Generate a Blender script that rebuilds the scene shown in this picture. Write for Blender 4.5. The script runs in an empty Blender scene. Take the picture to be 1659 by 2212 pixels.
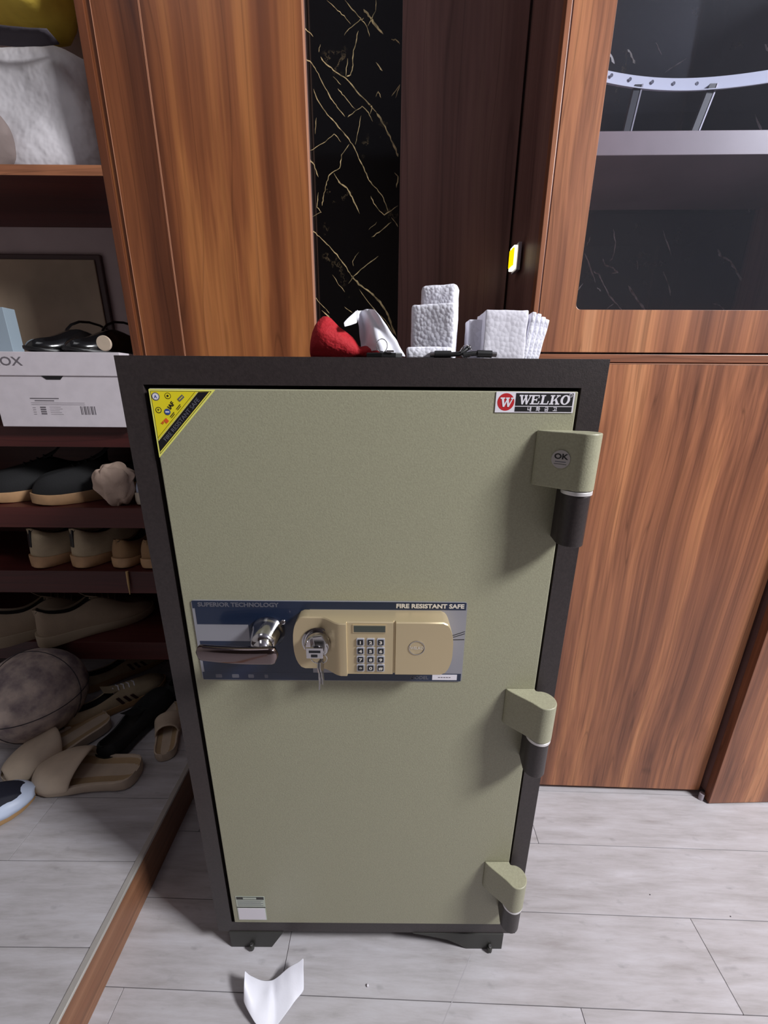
import bpy, bmesh, math, random
from mathutils import Vector, Matrix, noise
random.seed(7)
S = bpy.context.scene
COL = S.collection

# ------------------------------------------------------------------ camera
CAM_H, PITCH, ROLL, FPX = 1.031, math.radians(17.4), 0.008, 860.0
cam_d = bpy.data.cameras.new('camera')
cam = bpy.data.objects.new('camera', cam_d); COL.objects.link(cam)
cam_d.sensor_fit = 'VERTICAL'; cam_d.sensor_height = 24.0; cam_d.lens = 24.0 * FPX / 2212.0
cam_d.clip_start = 0.02; cam_d.clip_end = 50
cam.matrix_world = Matrix.Translation((0, 0, CAM_H)) @ Matrix.Rotation(math.pi/2 - PITCH, 4, 'X') @ Matrix.Rotation(ROLL, 4, 'Z')
S.camera = cam
# ------------------------------------------------------------------ world, light, exposure
w = bpy.data.worlds.new('world'); S.world = w; w.use_nodes = True
w.node_tree.nodes['Background'].inputs[0].default_value = (0.74, 0.80, 1.0, 1)
w.node_tree.nodes['Background'].inputs[1].default_value = 0.25
def area(name, loc, target, size, power, color):
    l = bpy.data.lights.new(name, 'AREA'); l.shape = 'RECTANGLE'; l.size, l.size_y = size; l.energy = power; l.color = color
    o = bpy.data.objects.new(name, l); COL.objects.link(o); o.location = loc
    o.rotation_euler = (Vector(target) - Vector(loc)).to_track_quat('-Z', 'Y').to_euler()
    return o
area('ceiling_panel_light', (2.05, -0.42, 2.42), (0.3, 0.6, 0.7), (0.5, 0.5), 108, (0.97, 0.975, 1.0))
area('added_fill_light', (-0.75, 0.12, 2.6), (-0.75, 0.12, 0.5), (0.6, 0.6), 2, (0.97, 0.97, 1.0))  # added dim overhead fill, no such lamp in view
S.view_settings.view_transform = 'Standard'; S.view_settings.look = 'None'
S.view_settings.exposure = 0.0; S.view_settings.gamma = 1.0; S.view_settings.use_curve_mapping = False

# ------------------------------------------------------------------ world coordinates of photo measurements
def _ray(px, py):
    x = px - 829.5; y = py - 1106.0
    xr = x + ROLL*y; yr = y - ROLL*x
    c, s = math.cos(PITCH), math.sin(PITCH)
    return Vector((xr, c*FPX - s*yr, -s*FPX - c*yr))
def atY(px, py, Y):
    r = _ray(px, py); return Vector((0, 0, CAM_H)) + r*(Y/r.y)
def atZ(px, py, Z=0.0):
    r = _ray(px, py); return Vector((0, 0, CAM_H)) + r*((Z-CAM_H)/r.z)

# ------------------------------------------------------------------ materials
def lin(c):
    return tuple(((v/255)/12.92 if v/255 <= 0.04045 else ((v/255+0.055)/1.055)**2.4) for v in c) + (1,)
def new_mat(name):
    m = bpy.data.materials.new(name); m.use_nodes = True
    return m, m.node_tree, m.node_tree.nodes['Principled BSDF']
def mat(name, rgb, rough=0.5, metal=0.0, bump=None, vary=None, coat=0.0, emit=None, voro=None, stretch=(1,1,1), sheen=0, spec=None):
    m, nt, b = new_mat(name); N, L = nt.nodes.new, nt.links.new
    b.inputs['Base Color'].default_value = lin(rgb); b.inputs['Roughness'].default_value = rough; b.inputs['Metallic'].default_value = metal
    if coat: b.inputs['Coat Weight'].default_value = coat; b.inputs['Coat Roughness'].default_value = 0.08
    if sheen: b.inputs['Sheen Weight'].default_value = sheen
    if spec is not None: b.inputs['Specular IOR Level'].default_value = spec
    if emit: b.inputs['Emission Color'].default_value = lin(emit[0]); b.inputs['Emission Strength'].default_value = emit[1]
    if bump or vary or voro:
        tc = N('ShaderNodeTexCoord'); mp = N('ShaderNodeMapping'); mp.inputs['Scale'].default_value = stretch; L(tc.outputs['Object'], mp.inputs[0])
    if vary:
        n = N('ShaderNodeTexNoise'); n.inputs['Scale'].default_value = vary[0]; n.inputs['Detail'].default_value = 4; L(mp.outputs[0], n.inputs[0])
        r = N('ShaderNodeValToRGB'); k = vary[1]
        lo = tuple(max(0, v*(1-k)) for v in rgb); hi = tuple(min(255, v*(1+k)) for v in rgb)
        if len(vary) > 2: lo = vary[2]
        r.color_ramp.elements[0].position = .35; r.color_ramp.elements[1].position = .65
        r.color_ramp.elements[0].color = lin(lo); r.color_ramp.elements[1].color = lin(hi)
        L(n.outputs['Fac'], r.inputs[0]); L(r.outputs[0], b.inputs['Base Color'])
    if bump:
        n = N('ShaderNodeTexNoise'); n.inputs['Scale'].default_value = bump[0]; n.inputs['Detail'].default_value = 3; L(mp.outputs[0], n.inputs[0])
        bp = N('ShaderNodeBump'); bp.inputs['Strength'].default_value = bump[1]; bp.inputs['Distance'].default_value = bump[2] if len(bump) > 2 else 0.001
        L(n.outputs['Fac'], bp.inputs['Height']); L(bp.outputs[0], b.inputs['Normal'])
    if voro:
        n = N('ShaderNodeTexVoronoi'); n.feature = 'F1'; n.inputs['Scale'].default_value = voro[0]; L(mp.outputs[0], n.inputs[0])
        bp = N('ShaderNodeBump'); bp.invert = True; bp.inputs['Strength'].default_value = voro[1]; bp.inputs['Distance'].default_value = voro[2]
        L(n.outputs['Distance'], bp.inputs['Height']); L(bp.outputs[0], b.inputs['Normal'])
    return m
def wood(name, cols, freq=14, rough=0.38, axis='Z', seed=0.0, fine=0.25, spec=0.4):
    m, nt, b = new_mat(name); N, L = nt.nodes.new, nt.links.new
    tc = N('ShaderNodeTexCoord'); mp = N('ShaderNodeMapping'); L(tc.outputs['Object'], mp.inputs[0])
    sc = {'Z': (1, 1, .022), 'X': (.022, 1, 1), 'Y': (1, .022, 1)}[axis]
    mp.inputs['Scale'].default_value = sc; mp.inputs['Location'].default_value = (seed, seed*.7, seed*1.3)
    # slow wander of the grain
    wn = N('ShaderNodeTexNoise'); wn.inputs['Scale'].default_value = 6; wn.inputs['Detail'].default_value = 1
    mp2 = N('ShaderNodeMapping'); mp2.inputs['Scale'].default_value = {'Z': (.5, .5, .28), 'X': (.28, .5, .5), 'Y': (.5, .28, .5)}[axis]; mp2.inputs['Location'].default_value = (seed*2, 0, seed)
    L(tc.outputs['Object'], mp2.inputs[0]); L(mp2.outputs[0], wn.inputs[0])
    sub = N('ShaderNodeVectorMath'); sub.operation = 'SUBTRACT'; L(wn.outputs['Color'], sub.inputs[0]); sub.inputs[1].default_value = (.5, .5, .5)
    scl = N('ShaderNodeVectorMath'); scl.operation = 'SCALE'; scl.inputs['Scale'].default_value = 0.04; L(sub.outputs[0], scl.inputs[0])
    add = N('ShaderNodeVectorMath'); L(mp.outputs[0], add.inputs[0]); L(scl.outputs[0], add.inputs[1])
    n1 = N('ShaderNodeTexNoise'); n1.inputs['Scale'].default_value = freq; n1.inputs['Detail'].default_value = 5; n1.inputs['Roughness'].default_value = .6; L(add.outputs[0], n1.inputs[0])
    r = N('ShaderNodeValToRGB'); L(n1.outputs['Fac'], r.inputs[0]); e = r.color_ramp.elements
    pos = [.30, .43, .52, .60, .72]
    while len(e) < 5: e.new(.5)
    for i, (p, c) in enumerate(zip(pos, cols)): e[i].position = p; e[i].color = lin(c)
    n2 = N('ShaderNodeTexNoise'); n2.inputs['Scale'].default_value = freq*14; n2.inputs['Detail'].default_value = 2; L(add.outputs[0], n2.inputs[0])
    r2 = N('ShaderNodeMapRange'); r2.inputs['From Min'].default_value = .3; r2.inputs['From Max'].default_value = .6; r2.inputs['To Min'].default_value = 1-fine; r2.inputs['To Max'].default_value = 1.05; L(n2.outputs['Fac'], r2.inputs[0])
    # thin dark grain lines
    n3 = N('ShaderNodeTexNoise'); n3.inputs['Scale'].default_value = freq*3.2; n3.inputs['Detail'].default_value = 0; L(add.outputs[0], n3.inputs[0])
    r3 = N('ShaderNodeMath'); r3.operation = 'SUBTRACT'; r3.inputs[1].default_value = .5; L(n3.outputs['Fac'], r3.inputs[0])
    r4 = N('ShaderNodeMath'); r4.operation = 'ABSOLUTE'; L(r3.outputs[0], r4.inputs[0])
    r5 = N('ShaderNodeMapRange'); r5.inputs['From Min'].default_value = 0; r5.inputs['From Max'].default_value = .02; r5.inputs['To Min'].default_value = .72; r5.inputs['To Max'].default_value = 1; L(r4.outputs[0], r5.inputs[0])
    mu = N('ShaderNodeMath'); mu.operation = 'MULTIPLY'; L(r2.outputs[0], mu.inputs[0]); L(r5.outputs[0], mu.inputs[1])
    mx = N('ShaderNodeVectorMath'); mx.operation = 'SCALE'; L(r.outputs[0], mx.inputs[0]); L(mu.outputs[0], mx.inputs['Scale'])
    L(mx.outputs[0], b.inputs['Base Color']); b.inputs['Roughness'].default_value = rough; b.inputs['Specular IOR Level'].default_value = spec
    bp = N('ShaderNodeBump'); bp.inputs['Strength'].default_value = .25; bp.inputs['Distance'].default_value = .0003; L(n2.outputs['Fac'], bp.inputs['Height']); L(bp.outputs[0], b.inputs['Normal'])
    return m
W_COLS = [(92,56,44), (132,84,62), (160,104,74), (184,124,86), (198,142,104)]
M = {}
M['wood'] = wood('walnut_laminate', W_COLS, 15, .36, 'Z', 0.0)
M['wood_column'] = wood('wardrobe_laminate', [(74,40,28), (112,64,40), (138,82,50), (172,110,64), (156,102,80)], 8, .34, 'Z', 3.3, .15)
M['wood_x'] = wood('walnut_laminate_across', W_COLS, 15, .36, 'X', 1.7)
M['wood_dark'] = wood('dark_mahogany_laminate', [(112,80,76), (126,92,86), (138,102,96), (148,112,102), (156,120,108)], 9, .45, 'Z', 5.1, .12)
M['shelf'] = wood('red_brown_shelf_laminate', [(58,22,20), (72,30,28), (84,36,32), (92,42,36), (98,48,40)], 8, .45, 'X', 2.2, .15)
M['step_wood'] = wood('step_riser_laminate', [(112,74,54), (130,88,64), (140,98,72), (152,110,84), (166,122,96)], 12, .4, 'Y', 4.0, .2)
M['edge'] = mat('laminate_edge_band', (196,138,108), .45)
M['door_paint'] = mat('textured_sage_green_paint', (157,155,131), .42, bump=(520, .45, .0005), vary=(420, .03), spec=.5)
M['frame_paint'] = mat('dark_brown_textured_paint', (50,43,43), .42, bump=(700, .35, .0005), vary=(300, .08), spec=.5)
M['base_paint'] = mat('dark_base_paint', (48,48,44), .5, bump=(400, .2, .0004))
M['gap'] = mat('black_seal', (12,11,11), .7)
M['chrome'] = mat('chrome', (205,203,205), .1, 1.0)
M['chrome_soft'] = mat('satin_chrome', (190,188,188), .25, 1.0)
M['lever_dark_chrome'] = mat('chrome_painted_dark_reflection', (128,114,114), .12, 1.0)  # chrome tinted dark, so the dark reflection sits in its base colour
M['gold'] = mat('champagne_gold_casting', (206,188,152), .40, .55, bump=(500, .12, .0002))
M['white_metal'] = mat('bright_washer_metal', (225,222,222), .3, .3)
M['navy'] = mat('navy_plate', (26,40,66), .3, .1, coat=.3)
M['grey_plate'] = mat('pale_grey_plate', (150,150,158), .35, .2)
M['ink_grey'] = mat('faded_grey_lettering', (98,98,108), .5)
M['ink_white'] = mat('white_lettering', (215,208,198), .5)
M['lcd'] = mat('lcd_glass', (62,68,60), .15, coat=.4)
M['key_black'] = mat('black_key_cap', (22,22,26), .3)
M['key_rim'] = mat('silver_key_rim', (196,198,208), .25, .4)
M['st_yellow'] = mat('yellow_sticker', (238,222,40), .4)
M['st_lime'] = mat('pale_yellow_border', (240,238,120), .4)
M['st_black'] = mat('black_print', (24,22,26), .45)
M['st_white'] = mat('white_sticker', (232,228,236), .4)
M['st_red'] = mat('red_print', (190,38,44), .4)
M['st_orange'] = mat('orange_print', (226,96,44), .4)
M['st_blue'] = mat('blue_print', (52,80,150), .4)
M['st_clear'] = mat('clear_round_seal', (176,170,168), .35)
M['st_pale'] = mat('pale_green_label', (186,194,180), .4)
M['foam'] = mat('white_foam', (236,236,246), .55, voro=(230, .6, .0014), vary=(60, .03))
M['foam_flat'] = mat('white_foam_cut_face', (226,224,234), .6, voro=(200, .35, .0012))
M['paper'] = mat('white_thin_paper', (232,232,242), .5, bump=(60, .3, .002))
M['red_cloth'] = mat('red_cloth', (170,14,28), .8, bump=(90, .8, .005))
M['black_rubber'] = mat('black_rubber', (20,20,21), .45)
M['alu'] = mat('aluminium_trim', (206,202,196), .35, .5, bump=(300, .2, .0002))
M['wall_grey'] = mat('beige_grey_board', (196,178,178), .7, vary=(3, .08))
M['hatch'] = mat('taupe_hatch_cover', (176,156,134), .55, vary=(4, .1))
M['hatch_edge'] = mat('dark_hatch_frame', (84,64,64), .5)
M['blue_card'] = mat('pale_blue_card', (156,172,184), .6)
M['canvas'] = mat('white_canvas', (208,204,208), .85, bump=(14, .7, .02), vary=(7, .06))
M['yellow_cloth'] = mat('yellow_cloth', (244,210,84), .85, bump=(20, .4, .01), vary=(8, .08))
M['strap'] = mat('dark_grey_webbing', (66,60,68), .8)
M['grey_cloth'] = mat('grey_cloth', (134,120,116), .85, bump=(18, .5, .01))
M['card'] = mat('white_card', (216,208,214), .6, vary=(40, .015))
M['card_ink'] = mat('grey_card_print', (112,106,112), .6)
M['leather_black'] = mat('glossy_black_leather', (16,16,17), .15, coat=.5)
M['suede_black'] = mat('black_mesh_fabric', (20,20,22), .8, bump=(300, .4, .001))
M['sole_tan'] = mat('tan_rubber_sole', (176,138,100), .6, vary=(30, .06))
M['sole_white'] = mat('white_rubber_sole', (196,184,166), .6)
M['grey_knit_sole'] = mat('greyed_rubber_sole', (150,134,112), .7)
M['sole_gum'] = mat('gum_rubber_sole', (170,134,92), .6)
M['beige_knit'] = mat('beige_knit_upper', (170,152,124), .8, bump=(320, .5, .001), vary=(20, .06))
M['brown_suede'] = mat('brown_suede_upper', (142,110,76), .85, bump=(260, .5, .001))
M['grey_knit'] = mat('warm_grey_knit_upper', (138,120,100), .8, bump=(320, .5, .001), vary=(16, .06))
M['lining'] = mat('dark_shoe_lining', (34,30,28), .9)
M['slide'] = mat('cream_moulded_foam', (196,178,158), .6, vary=(25, .03))
M['slide_foot'] = mat('tan_footbed', (172,146,112), .65, vary=(20, .05))
M['maroon'] = mat('maroon_stripe', (62,26,28), .7)
M['white_leather'] = mat('white_blue_leather', (196,208,232), .45)
M['navy_fabric'] = mat('dark_navy_fabric', (20,22,38), .75)
M['ball'] = mat('scuffed_grey_ball', (186,170,160), .6, bump=(60, .6, .003), vary=(26, .1, (130,116,120)))
M['ball_mark'] = mat('dark_ball_marking', (60,56,62), .7)
M['cloth_beige'] = mat('crumpled_beige_cloth', (190,166,150), .85, bump=(50, .7, .006))
M['stick'] = mat('pale_wood_stick', (186,150,100), .6)
M['lit'] = mat('lit_yellow_diffuser', (255,214,10), .5, emit=((255,206,0), 1.3))
M['lit_white'] = mat('lit_white_rim', (255,255,255), .5, emit=((255,255,235), 1.6))
M['plastic_grey'] = mat('grey_plastic', (176,168,176), .4)
M['mauve_board'] = mat('shelf_board_painted_haze', (150,134,138), .35, vary=(10, .04))  # pale mauve base colour holds the fogged reflection of the glass
M['strip'] = mat('white_perforated_strip', (206,208,224), .4)
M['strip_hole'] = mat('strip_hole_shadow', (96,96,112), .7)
M['bracket'] = mat('dark_bracket', (34,32,40), .4)
M['bracket_edge'] = mat('bracket_edge', (150,146,156), .35, .4)

def marble():
    m, nt, b = new_mat('black_gold_marble'); N, L = nt.nodes.new, nt.links.new
    tc = N('ShaderNodeTexCoord')
    n = N('ShaderNodeTexNoise'); n.inputs['Scale'].default_value = 7; n.inputs['Detail'].default_value = 8; n.inputs['Roughness'].default_value = .7; L(tc.outputs['Object'], n.inputs[0])
    a = N('ShaderNodeMath'); a.operation = 'SUBTRACT'; a.inputs[1].default_value = .5; L(n.outputs['Fac'], a.inputs[0])
    a2 = N('ShaderNodeMath'); a2.operation = 'ABSOLUTE'; L(a.outputs[0], a2.inputs[0])
    r = N('ShaderNodeMapRange'); r.inputs['From Min'].default_value = 0; r.inputs['From Max'].default_value = .012; r.inputs['To Min'].default_value = 1; r.inputs['To Max'].default_value = 0; L(a2.outputs[0], r.inputs[0])
    n2 = N('ShaderNodeTexNoise'); n2.inputs['Scale'].default_value = 11; L(tc.outputs['Object'], n2.inputs[0])
    r2 = N('ShaderNodeMapRange'); r2.inputs['From Min'].default_value = .58; r2.inputs['From Max'].default_value = .72; L(n2.outputs['Fac'], r2.inputs[0])
    mu = N('ShaderNodeMath'); mu.operation = 'MULTIPLY'; L(r.outputs[0], mu.inputs[0]); L(r2.outputs[0], mu.inputs[1])
    mx = N('ShaderNodeMixRGB'); mx.inputs[1].default_value = lin((10,9,10)); mx.inputs[2].default_value = lin((120,105,80)); L(mu.outputs[0], mx.inputs[0])
    L(mx.outputs[0], b.inputs['Base Color']); b.inputs['Roughness'].default_value = .07
    return m
M['marble'] = marble()
M['vein'] = mat('gold_vein', (168,150,112), .3, vary=(60, .3))
M['vein_pale'] = mat('pale_vein', (225,215,200), .3, vary=(60, .3))
def glass_mat():
    m = bpy.data.materials.new('clear_door_glass'); m.use_nodes = True; nt = m.node_tree; nt.nodes.clear(); N, L = nt.nodes.new, nt.links.new
    o = N('ShaderNodeOutputMaterial'); mix = N('ShaderNodeMixShader'); t = N('ShaderNodeBsdfTransparent'); t.inputs[0].default_value = (.90, .91, .94, 1)
    g = N('ShaderNodeBsdfGlossy'); g.inputs['Roughness'].default_value = .04; lw = N('ShaderNodeLayerWeight'); lw.inputs[0].default_value = .5; pw = N('ShaderNodeMath'); pw.operation = 'POWER'; pw.inputs[1].default_value = 5; L(lw.outputs['Facing'], pw.inputs[0])
    f = N('ShaderNodeMapRange'); f.inputs['To Min'].default_value = .035; f.inputs['To Max'].default_value = 1; L(pw.outputs[0], f.inputs[0])
    L(f.outputs[0], mix.inputs[0]); L(t.outputs[0], mix.inputs[1]); L(g.outputs[0], mix.inputs[2])
    hz = N('ShaderNodeMixShader'); hz.inputs[0].default_value = .014; df = N('ShaderNodeBsdfDiffuse'); df.inputs[0].default_value = (.7, .72, .85, 1)   # pale bluish diffuse mixed in to paint the haze of reflections
    L(mix.outputs[0], hz.inputs[1]); L(df.outputs[0], hz.inputs[2]); L(hz.outputs[0], o.inputs[0])
    return m
M['glass'] = glass_mat()
def floor_mat(name, seed):
    m, nt, b = new_mat(name); N, L = nt.nodes.new, nt.links.new
    tc = N('ShaderNodeTexCoord'); mp = N('ShaderNodeMapping'); mp.inputs['Scale'].default_value = (2.6, 20, 20); L(tc.outputs['Object'], mp.inputs[0])
    oi = N('ShaderNodeObjectInfo'); ad = N('ShaderNodeVectorMath'); ad.operation = 'ADD'
    ml = N('ShaderNodeMath'); ml.operation = 'MULTIPLY'; ml.inputs[1].default_value = 7.0; L(oi.outputs['Random'], ml.inputs[0])
    L(mp.outputs[0], ad.inputs[0]); L(ml.outputs[0], ad.inputs[1])
    n = N('ShaderNodeTexNoise'); n.inputs['Scale'].default_value = 2.2; n.inputs['Detail'].default_value = 9; n.inputs['Roughness'].default_value = .66; n.inputs['Distortion'].default_value = .15; L(ad.outputs[0], n.inputs[0])
    r = N('ShaderNodeValToRGB'); e = r.color_ramp.elements
    while len(e) < 5: e.new(.5)
    for i, (p, c) in enumerate(zip([.28, .42, .5, .6, .72], [(158,152,152), (174,170,172), (182,178,181), (189,186,190), (200,197,203)])): e[i].position = p; e[i].color = lin(c)
    L(n.outputs['Fac'], r.inputs[0])
    n2 = N('ShaderNodeTexNoise'); n2.inputs['Scale'].default_value = 7; n2.inputs['Detail'].default_value = 3; mp2 = N('ShaderNodeMapping'); mp2.inputs['Scale'].default_value = (3, 7, 7); L(tc.outputs['Object'], mp2.inputs[0]); L(mp2.outputs[0], n2.inputs[0])
    r2 = N('ShaderNodeMapRange'); r2.inputs['From Min'].default_value = .25; r2.inputs['From Max'].default_value = .36; r2.inputs['To Min'].default_value = .8; r2.inputs['To Max'].default_value = 1; L(n2.outputs['Fac'], r2.inputs[0])
    mx = N('ShaderNodeVectorMath'); mx.operation = 'SCALE'; L(r.outputs[0], mx.inputs[0]); L(r2.outputs[0], mx.inputs['Scale'])
    L(mx.outputs[0], b.inputs['Base Color']); b.inputs['Roughness'].default_value = .5; b.inputs['Specular IOR Level'].default_value = .35
    bp = N('ShaderNodeBump'); bp.inputs['Strength'].default_value = .2; bp.inputs['Distance'].default_value = .0006; L(n.outputs['Fac'], bp.inputs['Height']); L(bp.outputs[0], b.inputs['Normal'])
    return m
M['plank'] = floor_mat('grey_cement_look_plank', 0)
M['joint'] = mat('dark_floor_joint', (70,64,62), .8)
M['rear_paint'] = mat('dark_rear_wall', (64,54,52), .8)
M['ceiling'] = mat('white_ceiling_paper', (150,152,164), .85)
M['wall_paint'] = mat('grey_wall_paint', (150,146,144), .7)

# ------------------------------------------------------------------ mesh builder
class MB:
    def __init__(s): s.v = []; s.f = []; s.m = []; s.mats = []
    def mi(s, m):
        if m not in s.mats: s.mats.append(m)
        return s.mats.index(m)
    def add(s, vs, fs, m, T=None):
        b = len(s.v); k = s.mi(m)
        s.v += [tuple(T @ Vector(v)) if T else tuple(v) for v in vs]
        s.f += [tuple(i+b for i in f) for f in fs]; s.m += [k]*len(fs)
        return s
    def box(s, x0, x1, y0, y1, z0, z1, m, T=None):
        vs = [(x, y, z) for x in (x0, x1) for y in (y0, y1) for z in (z0, z1)]
        return s.add(vs, [(0,1,3,2), (4,6,7,5), (0,4,5,1), (2,3,7,6), (0,2,6,4), (1,5,7,3)], m, T)
    def prism(s, pts, a, b, m, axis='Y', T=None, cap_m=None):   # polygon in the two other axes, extruded a..b
        def P(u, v, t): return {'Y': (u, t, v), 'Z': (u, v, t), 'X': (t, u, v)}[axis]
        n = len(pts); vs = [P(u, v, a) for u, v in pts] + [P(u, v, b) for u, v in pts]
        s.add(vs, [tuple(range(n)), tuple(range(2*n-1, n-1, -1))], cap_m or m, T)
        base = len(s.v)-2*n; k = s.mi(m)
        for i in range(n):
            j = (i+1) % n; s.f.append((base+i, base+n+i, base+n+j, base+j)); s.m.append(k)
        return s
    def loft(s, rings, m, closed=True, caps=True, T=None):
        n = len(rings[0]); vs = [p for r in rings for p in r]; fs = []
        for a in range(len(rings)-1):
            for i in range(n if closed else n-1):
                j = (i+1) % n; fs.append((a*n+i, a*n+j, (a+1)*n+j, (a+1)*n+i))
        if caps and closed: fs += [tuple(range(n-1, -1, -1)), tuple((len(rings)-1)*n+i for i in range(n))]
        return s.add(vs, fs, m, T)
    def cyl(s, c, r, a, b, m, axis='Z', n=32, r2=None, T=None):
        r2 = r if r2 is None else r2
        def P(u, v, t): return {'Y': (c[0]+u, t, c[1]+v), 'Z': (c[0]+u, c[1]+v, t), 'X': (t, c[0]+u, c[1]+v)}[axis]
        A = [P(r*math.cos(k*2*math.pi/n), r*math.sin(k*2*math.pi/n), a) for k in range(n)]
        B = [P(r2*math.cos(k*2*math.pi/n), r2*math.sin(k*2*math.pi/n), b) for k in range(n)]
        return s.loft([A, B], m, T=T)
    def lathe(s, c, prof, m, n=32, axis='Y', T=None):     # prof = (radius, height along axis)
        rings = []
        for r, t in prof:
            r = max(r, 1e-5)
            rings.append([{'Y': (c[0]+r*math.cos(k*2*math.pi/n), c[1]+t, c[2]+r*math.sin(k*2*math.pi/n)),
                           'Z': (c[0]+r*math.cos(k*2*math.pi/n), c[1]+r*math.sin(k*2*math.pi/n), c[2]+t)}[axis] for k in range(n)])
        return s.loft(rings, m, T=T)
    def tube(s, pts, r, m, n=8, closed=False, T=None):
        pts = [Vector(p) for p in pts]; N = len(pts); rings = []; up = Vector((0.13, 0.21, 1)).normalized()
        for i, p in enumerate(pts):
            a = pts[(i-1) % N] if (closed or i > 0) else p; b = pts[(i+1) % N] if (closed or i < N-1) else p
            d = (b-a).normalized(); x = d.cross(up)
            if x.length < .05: x = d.cross(Vector((1, 0, 0)))
            x.normalize(); y = x.cross(d).normalized(); rr = r[i] if isinstance(r, (list, tuple)) else r
            rings.append([tuple(p + (x*math.cos(k*2*math.pi/n) + y*math.sin(k*2*math.pi/n))*rr) for k in range(n)])
        if closed: rings.append(rings[0])
        return s.loft(rings, m, caps=not closed, T=T)
    def sphere(s, c, r, m, sx=1, sy=1, sz=1, n=20, T=None):
        rings = []
        for a in range(n//2+1):
            t = math.pi*a/(n//2); q = max(math.sin(t), 1e-4)
            rings.append([(c[0]+r*sx*q*math.cos(k*2*math.pi/n), c[1]+r*sy*q*math.sin(k*2*math.pi/n), c[2]-r*sz*math.cos(t)) for k in range(n)])
        return s.loft(rings, m, T=T)
    def text(s, body, size, m, T, depth=.0001, align='LEFT', bold=0.0, sx=1.0):
        cu = bpy.data.curves.new('t', 'FONT'); cu.body = body; cu.size = size; cu.align_x = align; cu.offset = bold*size; cu.resolution_u = 3; cu.extrude = depth
        o = bpy.data.objects.new('t', cu); COL.objects.link(o)
        me = bpy.data.meshes.new_from_object(o, depsgraph=None) if False else o.evaluated_get(bpy.context.evaluated_depsgraph_get()).to_mesh()
        vs = [(v.co.x*sx, v.co.y, v.co.z) for v in me.vertices]; fs = [tuple(p.vertices) for p in me.polygons]
        s.add(vs, fs, m, T); bpy.data.objects.remove(o); bpy.data.curves.remove(cu)
        return s
    def build(s, name, parent=None, smooth=False, bevel=0, seg=2, sub=0, solid=0, angle=40, local=False):
        me = bpy.data.meshes.new(name); off = Vector((0, 0, 0))
        if parent is not None and not local:
            q = parent
            while q is not None: off += Vector(q.location); q = q.parent
        me.from_pydata([tuple(Vector(v)-off) for v in s.v], [], s.f)
        for m in s.mats: me.materials.append(m)
        for p, k in zip(me.polygons, s.m): p.material_index = k
        bm = bmesh.new(); bm.from_mesh(me); bmesh.ops.recalc_face_normals(bm, faces=bm.faces); bm.to_mesh(me); bm.free()
        if smooth:
            for p in me.polygons: p.use_smooth = True
        o = bpy.data.objects.new(name, me); COL.objects.link(o)
        if parent is not None: o.parent = parent
        if solid: q = o.modifiers.new('s', 'SOLIDIFY'); q.thickness = solid; q.offset = 0
        if sub: q = o.modifiers.new('u', 'SUBSURF'); q.levels = sub; q.render_levels = sub
        if bevel: q = o.modifiers.new('b', 'BEVEL'); q.width = bevel; q.segments = seg; q.limit_method = 'ANGLE'; q.angle_limit = math.radians(angle)
        if smooth and not sub:
            try: me.set_sharp_from_angle(angle=math.radians(angle))
            except Exception: pass
        return o
def tag(o, label, cat, group=None):
    o['label'] = label; o['category'] = cat
    if group: o['group'] = group
    return o
def thing(name, label, cat, loc=(0, 0, 0), rz=0.0, group=None):
    o = bpy.data.objects.new(name, None); COL.objects.link(o); o.location = loc; o.rotation_euler = (0, 0, rz); o.empty_display_size = .05
    return tag(o, label, cat, group)
def struct(o): o['kind'] = 'structure'; return o
def rot(x=0, y=0, z=0): return Matrix.Rotation(z, 4, 'Z') @ Matrix.Rotation(y, 4, 'Y') @ Matrix.Rotation(x, 4, 'X')
def face_T(x, y, z, r=0, tilt=0): return Matrix.Translation((x, y, z)) @ Matrix.Rotation(math.pi/2, 4, 'X') @ Matrix.Rotation(r, 4, 'Z') @ Matrix.Rotation(tilt, 4, 'Y')   # text on a face looking at -Y

# ================================================================== SETTING
# floor: cement-look planks, joints recessed
fl = struct(MB().box(-1.7, 2.4, -1.5, 1.36, -.03, -.0035, M['joint']).build('floor'))
YAW = -0.025; PW = .1315; G = .0005
def lay(parent, x0, x1, rows, ztop, thick, yaw, o0, seams, off=None):
    for i in rows:
        y0 = o0 + i*PW; sx = sorted([x for x in seams.get(i, [(.35 + .37*i) % .81 - 1.6 + k*.81 for k in range(6)])])
        xs = [x0] + [x for x in sx if x0 < x < x1] + [x1]
        for a, b in zip(xs, xs[1:]):
            c = Vector(((a+b)/2, y0+PW/2, ztop-thick/2)); R = Matrix.Rotation(yaw, 4, 'Z')
            o = MB().box(-(b-a)/2+G, (b-a)/2-G, -PW/2+G, PW/2-G, -thick/2, thick/2, M['plank']).build('plank', bevel=.0004, seg=1)
            o.parent = parent; o.location = R @ c; o.rotation_euler = (0, 0, yaw); o.location.z = c.z
# joint lines measured at Y = .667, .536, .405 near x = .36 (yaw -.025)
off0 = .405 + .36*math.sin(.025)
seams = {0: [-1.0, -.1895, .619, 1.43], 2: [-.46, .357, 1.17], -1: [-.47, .34, 1.15], 1: [-.75, .10, .93], 3: [-.6, .08]}
lay(fl, -1.55, 2.3, range(-14, 8), 0, .004, YAW, off0, seams)
scuff = MB()
for k in range(7):
    a = atZ(1018-k*9, 2062+k*22); b = atZ(1018-(k+1)*9, 2062+(k+1)*22); h = .0009
    scuff.add([(a.x-h, a.y, .0002), (a.x+h, a.y, .0002), (b.x+h, b.y, .0002), (b.x-h, b.y, .0002)], [(0,1,2,3)], mat('pale_scuff', (176,172,176), .6) if k == 0 else scuff.mats[0])
scuff.build('scuff_mark', fl)
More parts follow.
